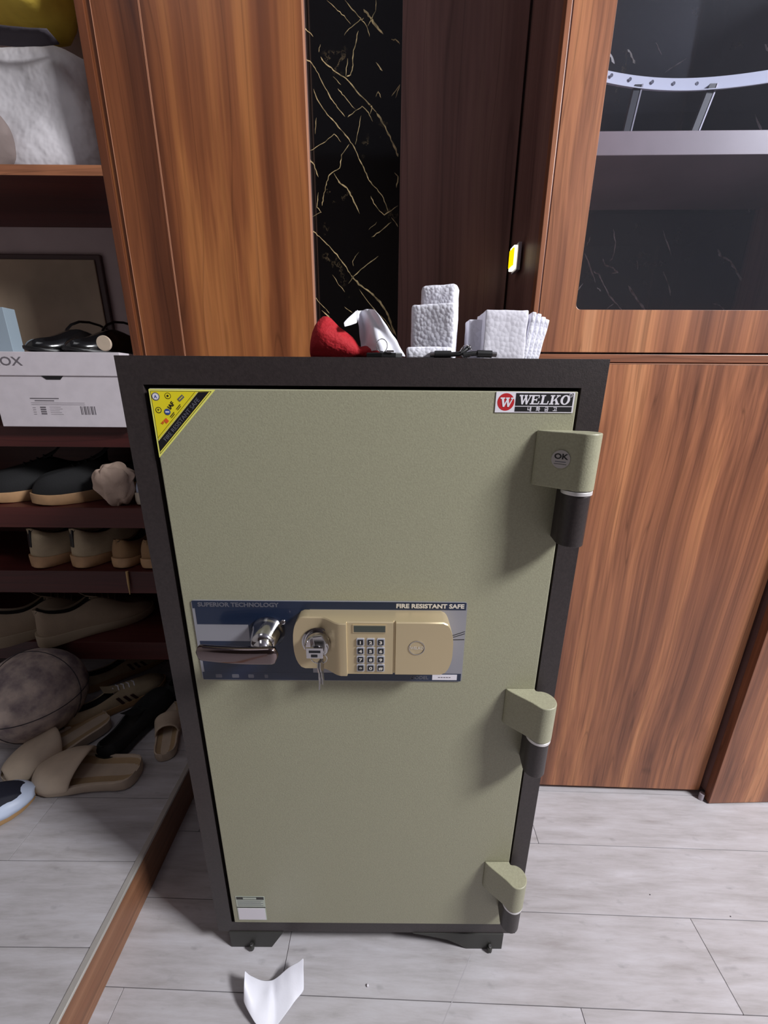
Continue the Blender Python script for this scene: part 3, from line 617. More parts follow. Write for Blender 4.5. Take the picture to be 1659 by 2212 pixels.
# lever handle
hd = bpy.data.objects.new('lever_handle', None); COL.objects.link(hd); hd.parent = safe; hd.location = Vector((-.159, .465, .705)) - Vector(safe.location)
MB().lathe((-.1590, YS-.0012, .7065), [(.0235, 0), (.0235, -.003), (.0218, -.006), (.0205, -.010), (.0185, -.020), (.0165, -.028), (.0130, -.034), (.0, -.036)], M['chrome'], n=40).build('hub', hd, smooth=True, angle=60)
def lever():
    m = MB(); rings = []
    N_ = 26
    for k in range(N_+1):
        t = k/N_; x = -.2425 + t*.108
        e = min(1, math.sqrt(max(0, 1-((abs(t-.5)*2-.86)/.14)**2))) if abs(t-.5)*2 > .86 else 1
        hw = (.0105 + .0020*t)*max(e, .12); c = .7010 + .0005*t; y = .4330 - .002*math.sin(t*3) + .006*(1-t)**2; th = .006*max(e, .3)
        ring = []
        for q in range(16):
            a = 2*math.pi*q/16; cs, sn = math.cos(a), math.sin(a)
            ring.append((x, y + th*math.copysign(abs(cs)**.6, cs), c + hw*math.copysign(abs(sn)**.6, sn)))
        rings.append(ring)
    m.loft(rings, M['lever_dark_chrome'])
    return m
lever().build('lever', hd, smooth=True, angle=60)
MB().tube([(-.157, .445, .7060), (-.155, .440, .7045), (-.153, .436, .703)], [.013, .012, .009], M['chrome'], n=16).build('neck', hd, smooth=True)
# lock housing
def pz(x):
    if x < -.083: return .0185
    if x < -.056: t = (x+.083)/.027; return .0185 + .0145*(t*t*(3-2*t))
    if x < -.0475: return .0335
    if x < .0136: return .0290
    if x < .0165: return .0262
    return .0296
lh = bpy.data.objects.new('lock_housing', None); COL.objects.link(lh); lh.parent = safe; lh.location = Vector((-.015, .465, .70)) - Vector(safe.location)
xs = sorted(set([-.1210, -.1205, -.1195, -.1180, -.1155, -.112, -.107, -.100, -.092, -.083, -.080, -.077, -.074, -.071, -.068, -.065, -.062, -.059, -.056, -.0478, -.0472, -.030, 0, .0133, .0138, .0163, .0168, .0230, .0240, .05, .078, .084, .0865, .0885, .0905, .0918, .0924]))
rings = []
for x in xs:
    k = 0
    if x < -.107: k = ((-.107-x)/.014); k = .036*(1-math.sqrt(max(0, 1-k*k)))*1.0
    if x > .078: k = ((x-.078)/.0145); k = .034*(1-math.sqrt(max(0, 1-k*k)))
    zt, zb = .7412-k, .6595+k; p = pz(x); bv = .0014; y0 = YS-.0014
    rings.append([(x, y0, zb), (x, y0-p+bv, zb), (x, y0-p, zb+bv), (x, y0-p, zt-bv), (x, y0-p+bv, zt), (x, y0, zt)])
MB().loft(rings, M['gold']).build('casing', lh, smooth=True, angle=28)
yk = YS-.0014-.0290
MB().box(-.0395, .0042, yk-.0010, yk+.001, .7255, .7375, M['gold']).box(-.0380, .0030, yk-.0012, yk-.0009, .7268, .7362, M['lcd']).build('display', lh)
for r_ in range(4):
    for c_ in range(3):
        g = '123456789*0#'[r_*3+c_]; x = -.0296 + c_*.0134; z = .7118 - r_*.0134
        k = MB().prism(rrect(x-.0051, x+.0051, z-.0055, z+.0055, .001, 2), yk-.0016, yk, M['key_rim']); k.prism(rrect(x-.0038, x+.0038, z-.0038, z+.0038, .0006, 2), yk-.0024, yk-.0016, M['key_black'])
        k.text(g, .0062, M['ink_white'], face_T(x, yk-.0026, z-(.0021 if g != '*' else .0030)), align='CENTER', bold=.03, sx=1.35); k.build('keypad_key', lh)
md = MB(); yr = YS-.0014-.0296; ci = lambda r: [(.0447+r*math.cos(k*math.pi/16), .7032+r*math.sin(k*math.pi/16)) for k in range(32)]
frame_ring(md, ci(.0107), ci(.0099), yr-.0008, yr+.0002, M['chrome_soft']); md.text('WELKO', .0060, M['ink_white'], face_T(.0447, yr-.0003, .7010), align='CENTER', bold=.01, sx=.85); md.build('medallion', lh)
yl = YS-.0014-.0185
MB().lathe((-.0865, yl, .7035), [(.0225, .001), (.0225, -.0015), (.0205, -.0022), (.0190, -.0005), (.0178, -.0005), (.0170, -.010), (.0150, -.013), (.0075, -.0135), (.0068, -.019), (.0, -.0195)], M['chrome'], n=48).build('lock_dial', lh, smooth=True, angle=35)
MB().prism([(-.0920, .7230), (-.0790, .7250), (-.0730, .7120), (-.0760, .6960), (-.0880, .6950)], yl-.0170, yl-.0125, M['chrome_soft']).build('turn_knob', lh, bevel=.0015)
# key ring in the lock
kr = thing('key_ring', 'silver keys on a ring hanging from the key in the safe lock', 'keys', (-.0865, .440, .700))
MB().box(-.0985, -.0770, .4330, .4355, .6965, .7120, M['chrome']).box(-.0950, -.0800, .4325, .4331, .7050, .7085, M['key_black']).box(-.0925, -.0840, .4325, .4331, .6985, .7025, M['key_black']).box(-.0880, -.0862, .4355, .447, .7000, .7080, M['chrome']).build('inserted_key', kr, bevel=.0004)
MB().tube([(-.0830+.0105*math.cos(a*math.pi/12), .4370-.003*math.sin(a*math.pi/12), .6940+.0105*math.sin(a*math.pi/12)) for a in range(24)], .0006, M['chrome'], closed=True).build('ring', kr, smooth=True)
for x, t_, L_ in ((-.0825, .04, .046), (-.0800, -.05, .040)):
    Tk = Matrix.Translation((x, .4365, .6905)) @ rot(.0, t_, 1.25)
    MB().prism([(-.004, 0), (.004, 0), (.0052, -.008), (.0035, -.016), (.0022, -.018), (.0022, -L_+.003), (0, -L_), (-.0022, -L_+.003), (-.0012, -.030), (-.0022, -.026), (-.0022, -.018), (-.0035, -.016), (-.0052, -.008)], -.0009, .0009, M['chrome_soft'], T=Tk).build('key', kr)

# ================================================================== THINGS ON THE SAFE
TZ = Z1 + .0001
def bumpy(m, amp, freq, seed=0.0):   # push vertices around for cloth and paper
    m.v = [tuple(Vector(v) + noise.noise_vector(Vector(v)*freq + Vector((seed, seed*2, 0)))*amp) for v in m.v]; return m
# red pouch
m = MB(); rings = []
prof = [(-.1010, .004, .006), (-.098, .014, .013), (-.092, .021, .021), (-.084, .024, .025), (-.074, .024, .023), (-.064, .021, .018), (-.054, .018, .014), (-.046, .015, .010), (-.041, .010, .006), (-.037, .012, .007), (-.030, .016, .008), (-.022, .014, .005), (-.014, .009, .003)]
for i, (x, ry, rz) in enumerate(prof):
    rings.append([(x+.010, .520+ry*math.cos(a*math.pi/12), TZ+rz*.98+rz*math.sin(a*math.pi/12)*(1+.10*math.sin(a*2+i*1.3))) for a in range(24)])
m.loft(rings, M['red_cloth']); bumpy(m, .0035, 60); m.v = [(x, y, max(z, TZ)) for x, y, z in m.v]
tag(m.build('cloth_pouch', smooth=True, sub=1), 'small red cloth pouch lying on the safe top', 'pouch')
# white crumpled wrapper
def sheet(polyfn, nu, nv, m, amp, freq, seed):
    q = MB(); vs = [tuple(Vector(polyfn(u/nu, v/nv))) for u in range(nu+1) for v in range(nv+1)]
    q.add(vs, [(u*(nv+1)+v, u*(nv+1)+v+1, (u+1)*(nv+1)+v+1, (u+1)*(nv+1)+v) for u in range(nu) for v in range(nv)], m); return bumpy(q, amp, freq, seed)
def wrap_fn(u, v):   # u left->right, v top->bottom
    tl = Vector((-.0335, .512, 1.1180)); tr = Vector((-.0120, .514, 1.1160)); bl = Vector((-.0300, .506, TZ+.010)); br = Vector((.0245, .506, TZ+.0035))
    p = tl.lerp(tr, u).lerp(bl.lerp(br, u), v); p.y += .010*math.sin(u*5+v*2) + .004*math.sin(u*11); return p
m = sheet(wrap_fn, 14, 14, M['paper'], .0022, 70, 3)
def flap(u, v):
    a = Vector((-.0335, .512, 1.1170)); b_ = Vector((-.0480, .500, 1.1010)); c = Vector((-.0330, .508, 1.1020)); d_ = Vector((-.0470, .497, 1.0960))
    return a.lerp(b_, u).lerp(c.lerp(d_, u), v)
m2 = sheet(flap, 6, 4, M['paper'], .0008, 90, 5); m.add(m2.v, m2.f, M['paper'])
tag(m.build('paper_wrapper', smooth=True, solid=.0004, sub=1), 'crumpled white wrapper standing behind the red pouch on the safe', 'wrapper')
# foam pieces
def foam(name, x0, x1, y0, y1, z0, z1, label, rz=0, r=.003, m='foam', tilt=0, amp=.0006):
    q = MB(); nx, ny, nz = [max(2, int((b_-a_)/.0035)) for a_, b_ in ((x0, x1), (y0, y1), (z0, z1))]
    cx, cy = (x0+x1)/2, (y0+y1)/2
    bm = bmesh.new(); bmesh.ops.create_cube(bm, size=1)
    bmesh.ops.scale(bm, vec=(x1-x0, y1-y0, z1-z0), verts=bm.verts)
    bmesh.ops.bevel(bm, geom=[e for e in bm.edges], offset=r, segments=2, affect='EDGES', profile=.5)
    bmesh.ops.subdivide_edges(bm, edges=[e for e in bm.edges if e.calc_length() > .012], cuts=8, use_grid_fill=True)
    T = Matrix.Translation((cx, cy, (z0+z1)/2)) @ rot(0, tilt, rz)
    for v in bm.verts: v.co = T @ v.co; v.co += noise.noise_vector(v.co*90)*amp; v.co.z = max(v.co.z, z0)
    me = bpy.data.meshes.new(name); bm.to_mesh(me); bm.free(); me.materials.append(M[m])
    for p in me.polygons: p.use_smooth = True
    o = bpy.data.objects.new(name, me); COL.objects.link(o)
    base = Vector((cx, cy, z0)); me.transform(Matrix.Translation(-base)); o.location = base
    return tag(o, label, 'foam block', 'foam packing on the safe')
foam('foam_block', .0455, .0905, .5450, .5690, TZ, 1.1515, 'tallest white foam block, standing behind the other two on the safe', r=.005, rz=-.33)
foam('foam_block', .0325, .0845, .5080, .5340, TZ, 1.1235, 'middle-height white foam block in front of the tallest block', r=.003, rz=-.33)
foam('foam_block', .0250, .0760, .4900, .4985, TZ, 1.0755, 'low flat white foam slab at the foot of the tall blocks', r=.002)
foam('foam_block', .0985, .1180, .5180, .5400, TZ, 1.1085, 'narrow low foam piece just left of the foam box shape', r=.002, m='foam_flat')
foam('foam_block', .1150, .1640, .5040, .5500, TZ, 1.1165, 'wide square foam block near the right end of the safe top', r=.0015, m='foam_flat')
for k, (a_, h_) in enumerate(((.1655, 1.1150), (.1725, 1.1140), (.1790, 1.1115), (.1850, 1.1095))):
    foam('foam_block', a_, a_+.0056, .5060+.004*k, .5500+.004*k, TZ+.0002, h_, ['thin foam sheet touching the wide square block', 'second thin foam sheet from the wide square block', 'third thin foam sheet from the wide square block', 'outermost thin foam sheet beside the wide square block'][k], r=.0012, tilt=.13+.02*k)
# cables and rings
def cable(name, pts, label, ends):
    t = thing(name, label, 'cable', pts[0]); MB().tube(pts, .0026, M['black_rubber'], n=10).build('cord', t, smooth=True)
    for (a_, b_, r_) in ends:
        d_ = (Vector(b_)-Vector(a_)); MB().tube([a_, Vector(a_).lerp(Vector(b_), .98), b_], [r_, r_, r_*.8], M['black_rubber'], n=12).build('plug', t, smooth=True)
        e_ = Vector(b_) + d_.normalized()*.005
        MB().tube([b_, e_], [r_*.72, r_*.72], M['chrome_soft'], n=8).build('metal_tip', t)
    return t
cable('cable', [(.060, .488, TZ+.0035), (.072, .4885, TZ+.004), (.084, .489, TZ+.0045), (.090, .490, TZ+.0075), (.094, .492, TZ+.011), (.097, .494, TZ+.0125)], 'short black cable with metal plug in front of the tall foam', [((.075, .4885, TZ+.0045), (.056, .488, TZ+.0042), .0038)])
cable('cable', [(.088, .4835, TZ+.003), (.096, .484, TZ+.0045), (.108, .4845, TZ+.0055), (.118, .485, TZ+.0045)], 'black cable with metal plug in front of the square foam block', [((.104, .4845, TZ+.0048), (.121, .485, TZ+.0044), .0040)])
def wire_ring(x, y, r, label):
    return tag(MB().tube([(x+r*math.cos(a*math.pi/12), y+.003*math.sin(a*math.pi/6), TZ+.0006+r+r*math.sin(a*math.pi/12)) for a in range(24)], .0006, M['chrome'], closed=True).build('wire_ring', smooth=True), label, 'ring')
wire_ring(.0920, .4860, .0065, 'thin wire ring between the two black cables')
tg = thing('key_fob', 'black fob with wire ring and small keys beside the red pouch', 'fob', (.005, .50, TZ))
MB().prism([(-.022, .491), (-.004, .486), (.012, .487), (.020, .492), (.006, .500), (-.016, .500)], TZ, TZ+.0055, M['black_rubber'], axis='Z').build('fob_body', tg, bevel=.001)
MB().tube([(-.004+.0062*math.cos(a*math.pi/12), .4885, TZ+.0128+.0072*math.sin(a*math.pi/12)) for a in range(24)], .0005, M['chrome'], closed=True).build('ring', tg, smooth=True)
MB().box(.001, .010, .4845, .4865, TZ+.0056, TZ+.0078, M['chrome_soft'], None).build('small_key', tg, bevel=.0006)

# ================================================================== FLOOR LITTER
def leaf(u, v):
    # folded sheet: a valley from the bottom point, left wing and right wing
    BL = atZ(596, 2225, .002); LT = Vector(atZ(524, 2120, .0)) ; RT = Vector(atZ(655, 2075, .0)); RB = atZ(615, 2195, .002)
    if u < .5:
        t = u/.5; top = Vector((-.2420, .432, .040)).lerp(Vector((-.194, .432, .010)), t); top.z -= .014*math.sin(t*math.pi)
        bot = Vector((-.2350, .402, .020)).lerp(Vector((-.1770, .378, .002)), t); bot.y -= .012*math.sin(t*math.pi)
    else:
        t = (u-.5)/.5; top = Vector((-.194, .432, .010)).lerp(Vector((-.1405, .4480, .040)), t)
        bot = Vector((-.1770, .378, .002)).lerp(Vector((-.1360, .4200, .008)), t)
    p = top.lerp(bot, v); p.z += .006*math.sin(v*math.pi)*(1 if u < .5 else -.4); p.z = max(p.z, .002); return p
m = sheet(leaf, 18, 12, M['paper'], .0018, 55, 8); m.v = [(x, y, max(z, .0012)) for x, y, z in m.v]
tag(m.build('paper_sheet', smooth=True, solid=.0004, sub=1), 'crumpled white sheet of paper on the floor in front of the safe', 'paper')
cr = MB().sphere((-.0228, .4295, .0022), .0022, M['st_white'], sx=.8, n=10).build('foam_crumb', smooth=True); tag(cr, 'tiny white foam crumb on the floor before the safe', 'crumb')
for i, (px, py) in enumerate(((1404, 1933), (1578, 1980))):
    q = atZ(px, py); tag(MB().sphere((q.x, q.y, .0008), .0010, M['key_black'], sz=.7, n=8).build('grit', smooth=True), ['dark speck of grit on the floor below the cabinet', 'dark speck of grit on the floor by the plank joint'][i], 'grit')

# ================================================================== SHOES
def lerp_list(tab, s):
    for (a, va), (b_, vb) in zip(tab, tab[1:]):
        if s <= b_: t = (s-a)/(b_-a) if b_ > a else 0; t = t*t*(3-2*t) if False else t; return va+(vb-va)*t
    return tab[-1][1]
WID = [(0, .007), (.008, .0145), (.025, .0220), (.05, .0275), (.12, .031), (.3, .031), (.45, .034), (.62, .041), (.75, .043), (.86, .038), (.94, .028), (.98, .017), (1, .007)]
def shoe(name, label, L=.27, ws=1.0, upper='beige_knit', sole='sole_white', rimH=.072, soleH=.026, group=None, low=False, tongue=True, laces=True, toe=.045, cat='shoe', stripes=None, tab=None, sole2=None):
    t = thing(name, label, cat, (0, 0, 0), 0, group)
    xs = [0, .004, .01, .018, .03, .05, .08, .12, .2, .28, .36, .42, .46, .52, .6, .7, .8, .87, .93, .97, .99, 1]
    # sole
    rings = []
    for s in xs:
        w_ = lerp_list(WID, s)*ws*1.04; h = soleH*(1.25 - .6*s + .15*s*s) ; up = .008*max(0, (s-.75)/.25)**2 + .004*max(0, (.1-s)/.1)
        x = s*L
        rings.append([(x, -w_*.92, up), (x, -w_, up+h*.35), (x, -w_*.97, h+up), (x, 0, h+up), (x, w_*.97, h+up), (x, w_, up+h*.35), (x, w_*.92, up), (x, 0, up)])
    MB().loft(rings, M[sole]).build('sole', t, smooth=True, bevel=.001, angle=50, local=True)
    if sole2:
        rg2 = [[(x, y*1.012, z) for x, y, z in (r[0], r[1], r[5], r[6])] for r in rings]
        MB().loft([[(r[0][0], r[0][1]*1.02, r[0][2]-.0005), (r[1][0], r[1][1]*1.02, r[0][2]+.008), (r[5][0], r[5][1]*1.02, r[0][2]+.008), (r[6][0], r[6][1]*1.02, r[0][2]-.0005)] for r in rings], M[sole2]).build('outsole', t, local=True)
    RIM = [(0, rimH), (.05, rimH*1.02), (.15, rimH*.86), (.3, rimH*.78), (.42, rimH*.95), (.5, rimH*.98), (.62, rimH*.84), (.75, toe*1.12), (.88, toe), (.95, toe*.86), (1, soleH*1.0)]
    DEP = [(0, 0), (.02, .1), (.05, 1), (.40, 1), (.46, .15), (.5, 0), (1, 0)]
    up_m, lin_m = MB(), M['lining']; rings = []
    for s in [.0, .008, .02, .04, .07, .12, .2, .28, .36, .42, .46, .52, .6, .7, .8, .87, .93, .97, .995]:
        x = .004 + s*(L-.006) - (.006*(1-s*8) if s < .12 and not low else 0)*0; w_ = lerp_list(WID, s)*ws; zb = soleH*(1.18-.55*s); rm = max(lerp_list(RIM, s), zb+.004); dp = lerp_list(DEP, s)
        taper = .62 if s < .5 else .62 + .1*(s-.5); rw = w_*taper; fl_ = zb + .004
        dome = .006*(1-dp)*min(1, (1-s)*6+.3)
        zi = fl_*dp + (rm+dome)*(1-dp); lean = .009*(1-s/.12) if s < .12 else 0
        ring = [(x, -w_*.96, zb), (x+lean*.2, -w_*(1.0), zb+(rm-zb)*.35), (x+lean*.6, -w_*.88, zb+(rm-zb)*.72), (x+lean, -rw, rm), (x+lean, -rw*.86, rm*1.0+dome*.6), (x+lean*.5, -rw*.84, zi*.85+rm*.15 if dp > .5 else rm+dome*.8), (x, 0, zi)]
        ring += [(a, -b_, c) for a, b_, c in ring[-2::-1]]
        rings.append(ring)
    n = len(rings[0]); up_m.add([p for r in rings for p in r], [], M[upper])
    for a in range(len(rings)-1):
        for i in range(n-1):
            f = (a*n+i, a*n+i+1, (a+1)*n+i+1, (a+1)*n+i); inner = i in (4, 5, 6, 7) and a < 10 and a >= 2
            up_m.f.append(f); up_m.m.append(up_m.mi(lin_m if inner else M[upper]))
    up_m.f.append(tuple(range(n))); up_m.m.append(0); up_m.f.append(tuple((len(rings)-1)*n+i for i in range(n))[::-1]); up_m.m.append(0)
    up_m.build('upper', t, smooth=True, sub=1, local=True)
    if tongue:
        MB().loft([[(x*L, -w_*ws, z), (x*L, w_*ws, z), (x*L-.003, w_*ws, z+.005), (x*L-.003, -w_*ws, z+.005)] for x, w_, z in ((.62, .014, rimH*.80), (.52, .018, rimH*.98), (.44, .021, rimH*1.1), (.38, .020, rimH*1.28))], M[upper]).build('tongue', t, smooth=True, bevel=.001, local=True)
    if laces:
        lm = MB()
        for k in range(5):
            s = .46+.05*k; z = lerp_list(RIM, s)+.008; lm.tube([(s*L, -.018*ws, z-.004), (s*L+.003, 0, z+.001), (s*L, .018*ws, z-.004)], .0018, M['st_white' if laces == 'white' else upper], n=6)
        lm.build('laces', t, smooth=True, local=True)
    if stripes:
        for k in range(3):
            s = .50+.065*k; w_ = lerp_list(WID, s)*ws
            for sd in (-1, 1):
                z1_ = lerp_list(RIM, s)*.86; MB().prism([(s*L, soleH), (s*L+.008, soleH), (s*L-.004, z1_), (s*L-.012, z1_)], sd*w_*.90, sd*w_*1.03, M[stripes]).build('stripe', t, local=True)
    if tab:
        MB().box(-.001, .007, -.007, .007, rimH*.56, rimH*1.0, M['key_black'], rot(0, .10, 0)).build('pull_tab', t, bevel=.0008, local=True)
    return t
def copy_tree(o, parent=None):
    c = o.copy(); COL.objects.link(c); c.parent = parent
    for ch in [q for q in bpy.data.objects if q.parent == o]: copy_tree(ch, c)
    return c
def put(o, x, y, z, deg, label=None, tilt=0, roll=0, scale=1):
    o.location = (x, y, z); o.rotation_euler = (math.radians(roll), math.radians(tilt), math.radians(deg)); o.scale = (scale,)*3
    if label: o['label'] = label
    return o
ZS2, ZS3, ZS4, ZP = .7280, .5472, .3209, .1005
# shelf 4 pair (side view, warm grey)
s = shoe('sneaker', '', .265, 1.0, 'grey_knit', 'grey_knit_sole', .098, .026, laces=True, cat='sneaker', group='warm grey sneakers on the lowest shelf')
put(s, -.978, .962, ZS4, 42, 'warm grey low sneaker on the lowest shelf, nearest the safe', scale=1.12)
c = copy_tree(s); put(c, -1.108, .958, ZS4, 42, 'warm grey low sneaker on the lowest shelf, cut by the picture edge', scale=1.12)
# shelf 3: two beige heels towards us
s = shoe('sneaker', '', .265, 1.05, 'beige_knit', 'sole_tan', .100, .024, laces=False, tongue=False, cat='sneaker', tab=True, group='beige sneakers on the third shelf')
put(s, -.965, .998, ZS3, 60, 'beige sneaker with wide black heel tab on the third shelf', scale=1.1)
c = copy_tree(s); put(c, -.852, 1.000, ZS3, 62, 'beige sneaker with narrow heel tab beside the brown pair', scale=1.1)
s = shoe('shoe', '', .26, 1.0, 'brown_suede', 'sole_tan', .080, .022, laces=False, tongue=False, group='brown suede shoes on the third shelf', cat='shoe')
put(s, -.732, .998, ZS3, 78, 'brown suede shoe with tan sole, heel outward on the third shelf')
c = copy_tree(s); put(c, -.645, .995, ZS3, 88, 'brown suede shoe on the third shelf mostly hidden by the safe')
# shelf 2: black sneakers, toes outward
s = shoe('sneaker', '', .275, 1.12, 'suede_black', 'sole_tan', .098, .030, laces=True, toe=.066, cat='sneaker', group='black sneakers on the second shelf')
q = MB()
frame_ring(q, [(.200+.012*math.cos(k*math.pi/8), .060+.008*math.sin(k*math.pi/8)) for k in range(16)], [(.200+.0098*math.cos(k*math.pi/8), .060+.006*math.sin(k*math.pi/8)) for k in range(16)], -.047, -.040, M['ink_grey']); q.build('emblem', s, local=True)
put(s, -.690, 1.195, ZS2, 220, 'black sneaker with tan sole beside the crumpled cloth', scale=1.1)
c = copy_tree(s); put(c, -.838, 1.215, ZS2, 220, 'black sneaker with ring emblem on the second shelf, partly out of frame', scale=1.1)
# crumpled cloth + white shoe on shelf 2
m = MB(); m.sphere((0, 0, .046), .05, M['cloth_beige'], sx=.95, sy=.85, sz=.92, n=40)
m.v = [tuple(Vector((x, y, z)) + noise.noise_vector(Vector((x, y, z))*38)*.012 + noise.noise_vector(Vector((x, y, z))*60)*.009) for x, y, z in m.v]; m.v = [(x*(.55+.45*min(1, max(z, 0)/.06)), y, max(z, .0)) for x, y, z in m.v]
o = m.build('crumpled_cloth', smooth=True, sub=1); o.location = (-.700, 1.010, ZS2); o.scale = (1.2, .75, 1.22); tag(o, 'crumpled beige cloth bundle on the second shelf beside the black sneakers', 'cloth')
s = shoe('sneaker', 'white and black sneaker on the second shelf half hidden by the safe', .26, 1.0, 'white_leather', 'sole_white', .07, .026, laces=False, tongue=False, cat='sneaker'); put(s, -.628, 1.00, ZS2, 92)
# stick in front of shelf 3
p0 = atY(274, 1236, YF-.004); p1 = atY(281, 1284, YF-.006)
tag(MB().tube([(p0.x, YF-.0035, p0.z+.002), tuple((p0+p1)/2), tuple(p1)], [.0035, .003, .0012], M['stick'], n=10).build('wooden_stick', smooth=True), 'pale pointed wooden stick poking down over the third shelf edge', 'stick')
# shelf 1: white shoebox
bx = thing('shoebox', 'white shoebox with lettered lid and barcode label on the first shelf', 'box', (-.80, 1.03, .9352))
bx0, bx1, by0, by1 = -.905, -.600, .957, 1.20
MB().box(bx0, bx1, by0+.003, by1-.003, .9353, 1.064, M['card']).build('carton', bx, bevel=.0012)
ld_ = MB().box(bx0-.30, bx1+.003, by0, by1, 1.0500, 1.1010, M['card']); ld_.text('GEOX', .0262, M['card_ink'], face_T(-.8200, by0-.0004, 1.0720), align='RIGHT', sx=1.25, bold=.01); ld_.build('lid', bx, bevel=.0012)
MB().prism([(-.787, 1.0500), (-.736, 1.0500), (-.744, 1.0420), (-.776, 1.0420)], by0+.0022, by0+.0031, M['st_black']).build('finger_slot', bx)
lbm = MB(); Y_ = by0+.0030
for k in range(9): lbm.box(-.712+k*.0040, -.712+k*.0040+[.0022, .001, .0028, .0015][k % 4], Y_-.0003, Y_, .9640, .9830, M['card_ink'])
for a_, b_, z_ in ((-.825, -.758, .999), (-.815, -.77, .9940), (-.825, -.70, .9900), (-.825, -.70, .9860)): lbm.box(a_, b_, Y_-.0003, Y_, z_, z_+(.0022 if z_ > .993 else .0006), M['card_ink'])
for k in range(4): lbm.box(-.806, -.793, Y_-.0003, Y_, .9640+k*.0048, .9672+k*.0048, M['card_ink']); lbm.box(-.824, -.817, Y_-.0003, Y_, .9640+k*.0048, .9650+k*.0048, M['card_ink'])
for k in range(5): lbm.box(-.784, -.784+.03-.004*(k % 3), Y_-.0003, Y_, .9640+k*.0042, .9645+k*.0042, M['card_ink'])
lbm.build('printed_label', bx)
# black dress shoes on the box
s = shoe('dress_shoe', '', .24, .86, 'leather_black', 'black_rubber', .062, .010, laces=False, tongue=False, toe=.030, group='black leather shoes on the shoebox', cat='shoe')
q = MB().tube([(.018, -.018, .058), (.030, -.022, .072), (.050, -.025, .083), (.075, -.026, .088), (.100, -.024, .086), (.122, -.019, .076), (.138, -.010, .062), (.150, .004, .048)], .0032, M['leather_black'], n=8); q.build('ankle_strap', s, smooth=True, local=True)
put(s, -.617, 1.172, 1.1013, 238, 'black glossy strapped leather shoe on the shoebox, nearer the wardrobe', scale=.95)
c = copy_tree(s); put(c, -.706, 1.172, 1.1013, 238, 'black glossy strapped leather shoe on the shoebox, toe further from the wardrobe', scale=.95)
tag(MB().lathe((-.628, .9600, 1.1200), [(0, -.003), (.0155, -.003), (.0165, 0), (.0155, .003), (0, .003)], M['slide'], n=32).build('round_lid', smooth=True), 'pale round disc leaning against the black shoes', 'disc')
tag(MB().box(-1.10, -.958, 1.10, 1.135, 1.1013, 1.215, M['blue_card'], None).build('card_box', bevel=.001), 'pale blue box standing on the shoebox lid end', 'box')
# top shelf: bags
ZT = 1.4595
m = MB(); rings = []
for k in range(11):
    t = k/10; z = ZT + .0005 + t*.245; hw = .158 - .012*t + .006*math.sin(t*7); hd = .085 - .03*t
    rings.append([(-.775+hw*math.copysign(abs(math.cos(a))**.55, math.cos(a)), 1.115+hd*math.copysign(abs(math.sin(a))**.7, math.sin(a)), z) for a in [i*2*math.pi/28 for i in range(28)]])
m.loft(rings, M['canvas']); m.v = [tuple(Vector(v)+noise.noise_vector(Vector(v)*11)*.016*(1 if v[2] > ZT+.02 else .0)) for v in m.v]; m.v = [(x, y, max(z, ZT+.0005)) for x, y, z in m.v]
bg = thing('canvas_bag', 'large white canvas bag on the top shelf', 'bag', (-.775, 1.115, ZT)); m.build('sack', bg, smooth=True, sub=1)
bm_ = MB()
def arc(u, v):
    p = Vector((-.90+.245*u, 1.005+.03*v, 1.732-.050*u-.014*math.sin(u*math.pi)-.026*v*(1.1-u))); return p
tag(sheet(arc, 14, 3, M['strap'], .001, 40, 2).build('webbing_strap', smooth=True, solid=.003), 'dark grey webbing strap between the yellow and white bags', 'strap')
m = MB(); rings = []
for k in range(9):
    t = k/8; hw = .165*math.sin(math.pi*(.12+.76*t))**.5 ; z = 1.7550+t*.25-.03*0
    rings.append([(-.795+hw*math.copysign(abs(math.cos(a))**.6, math.cos(a)), 1.09+.095*math.sin(a), z - .035*(math.cos(a) if k < 4 else 0)*(1-t*2)) for a in [i*2*math.pi/24 for i in range(24)]])
m.loft(rings, M['yellow_cloth']); bumpy(m, .006, 14, 4)
tag(m.build('cloth_bag', smooth=True, sub=1), 'yellow cloth bag piled on the white canvas bag', 'bag')
m = MB(); m.sphere((-.835, 1.020, ZT+.058), .058, M['grey_cloth'], sx=1.0, sy=.6, sz=1.0, n=28); bumpy(m, .010, 26, 9); m.v = [(x, y, max(z, ZT+.0003)) for x, y, z in m.v]
tag(m.build('cloth_bundle', smooth=True, sub=1), 'grey cloth bundle on the top shelf in front of the white bag', 'cloth')

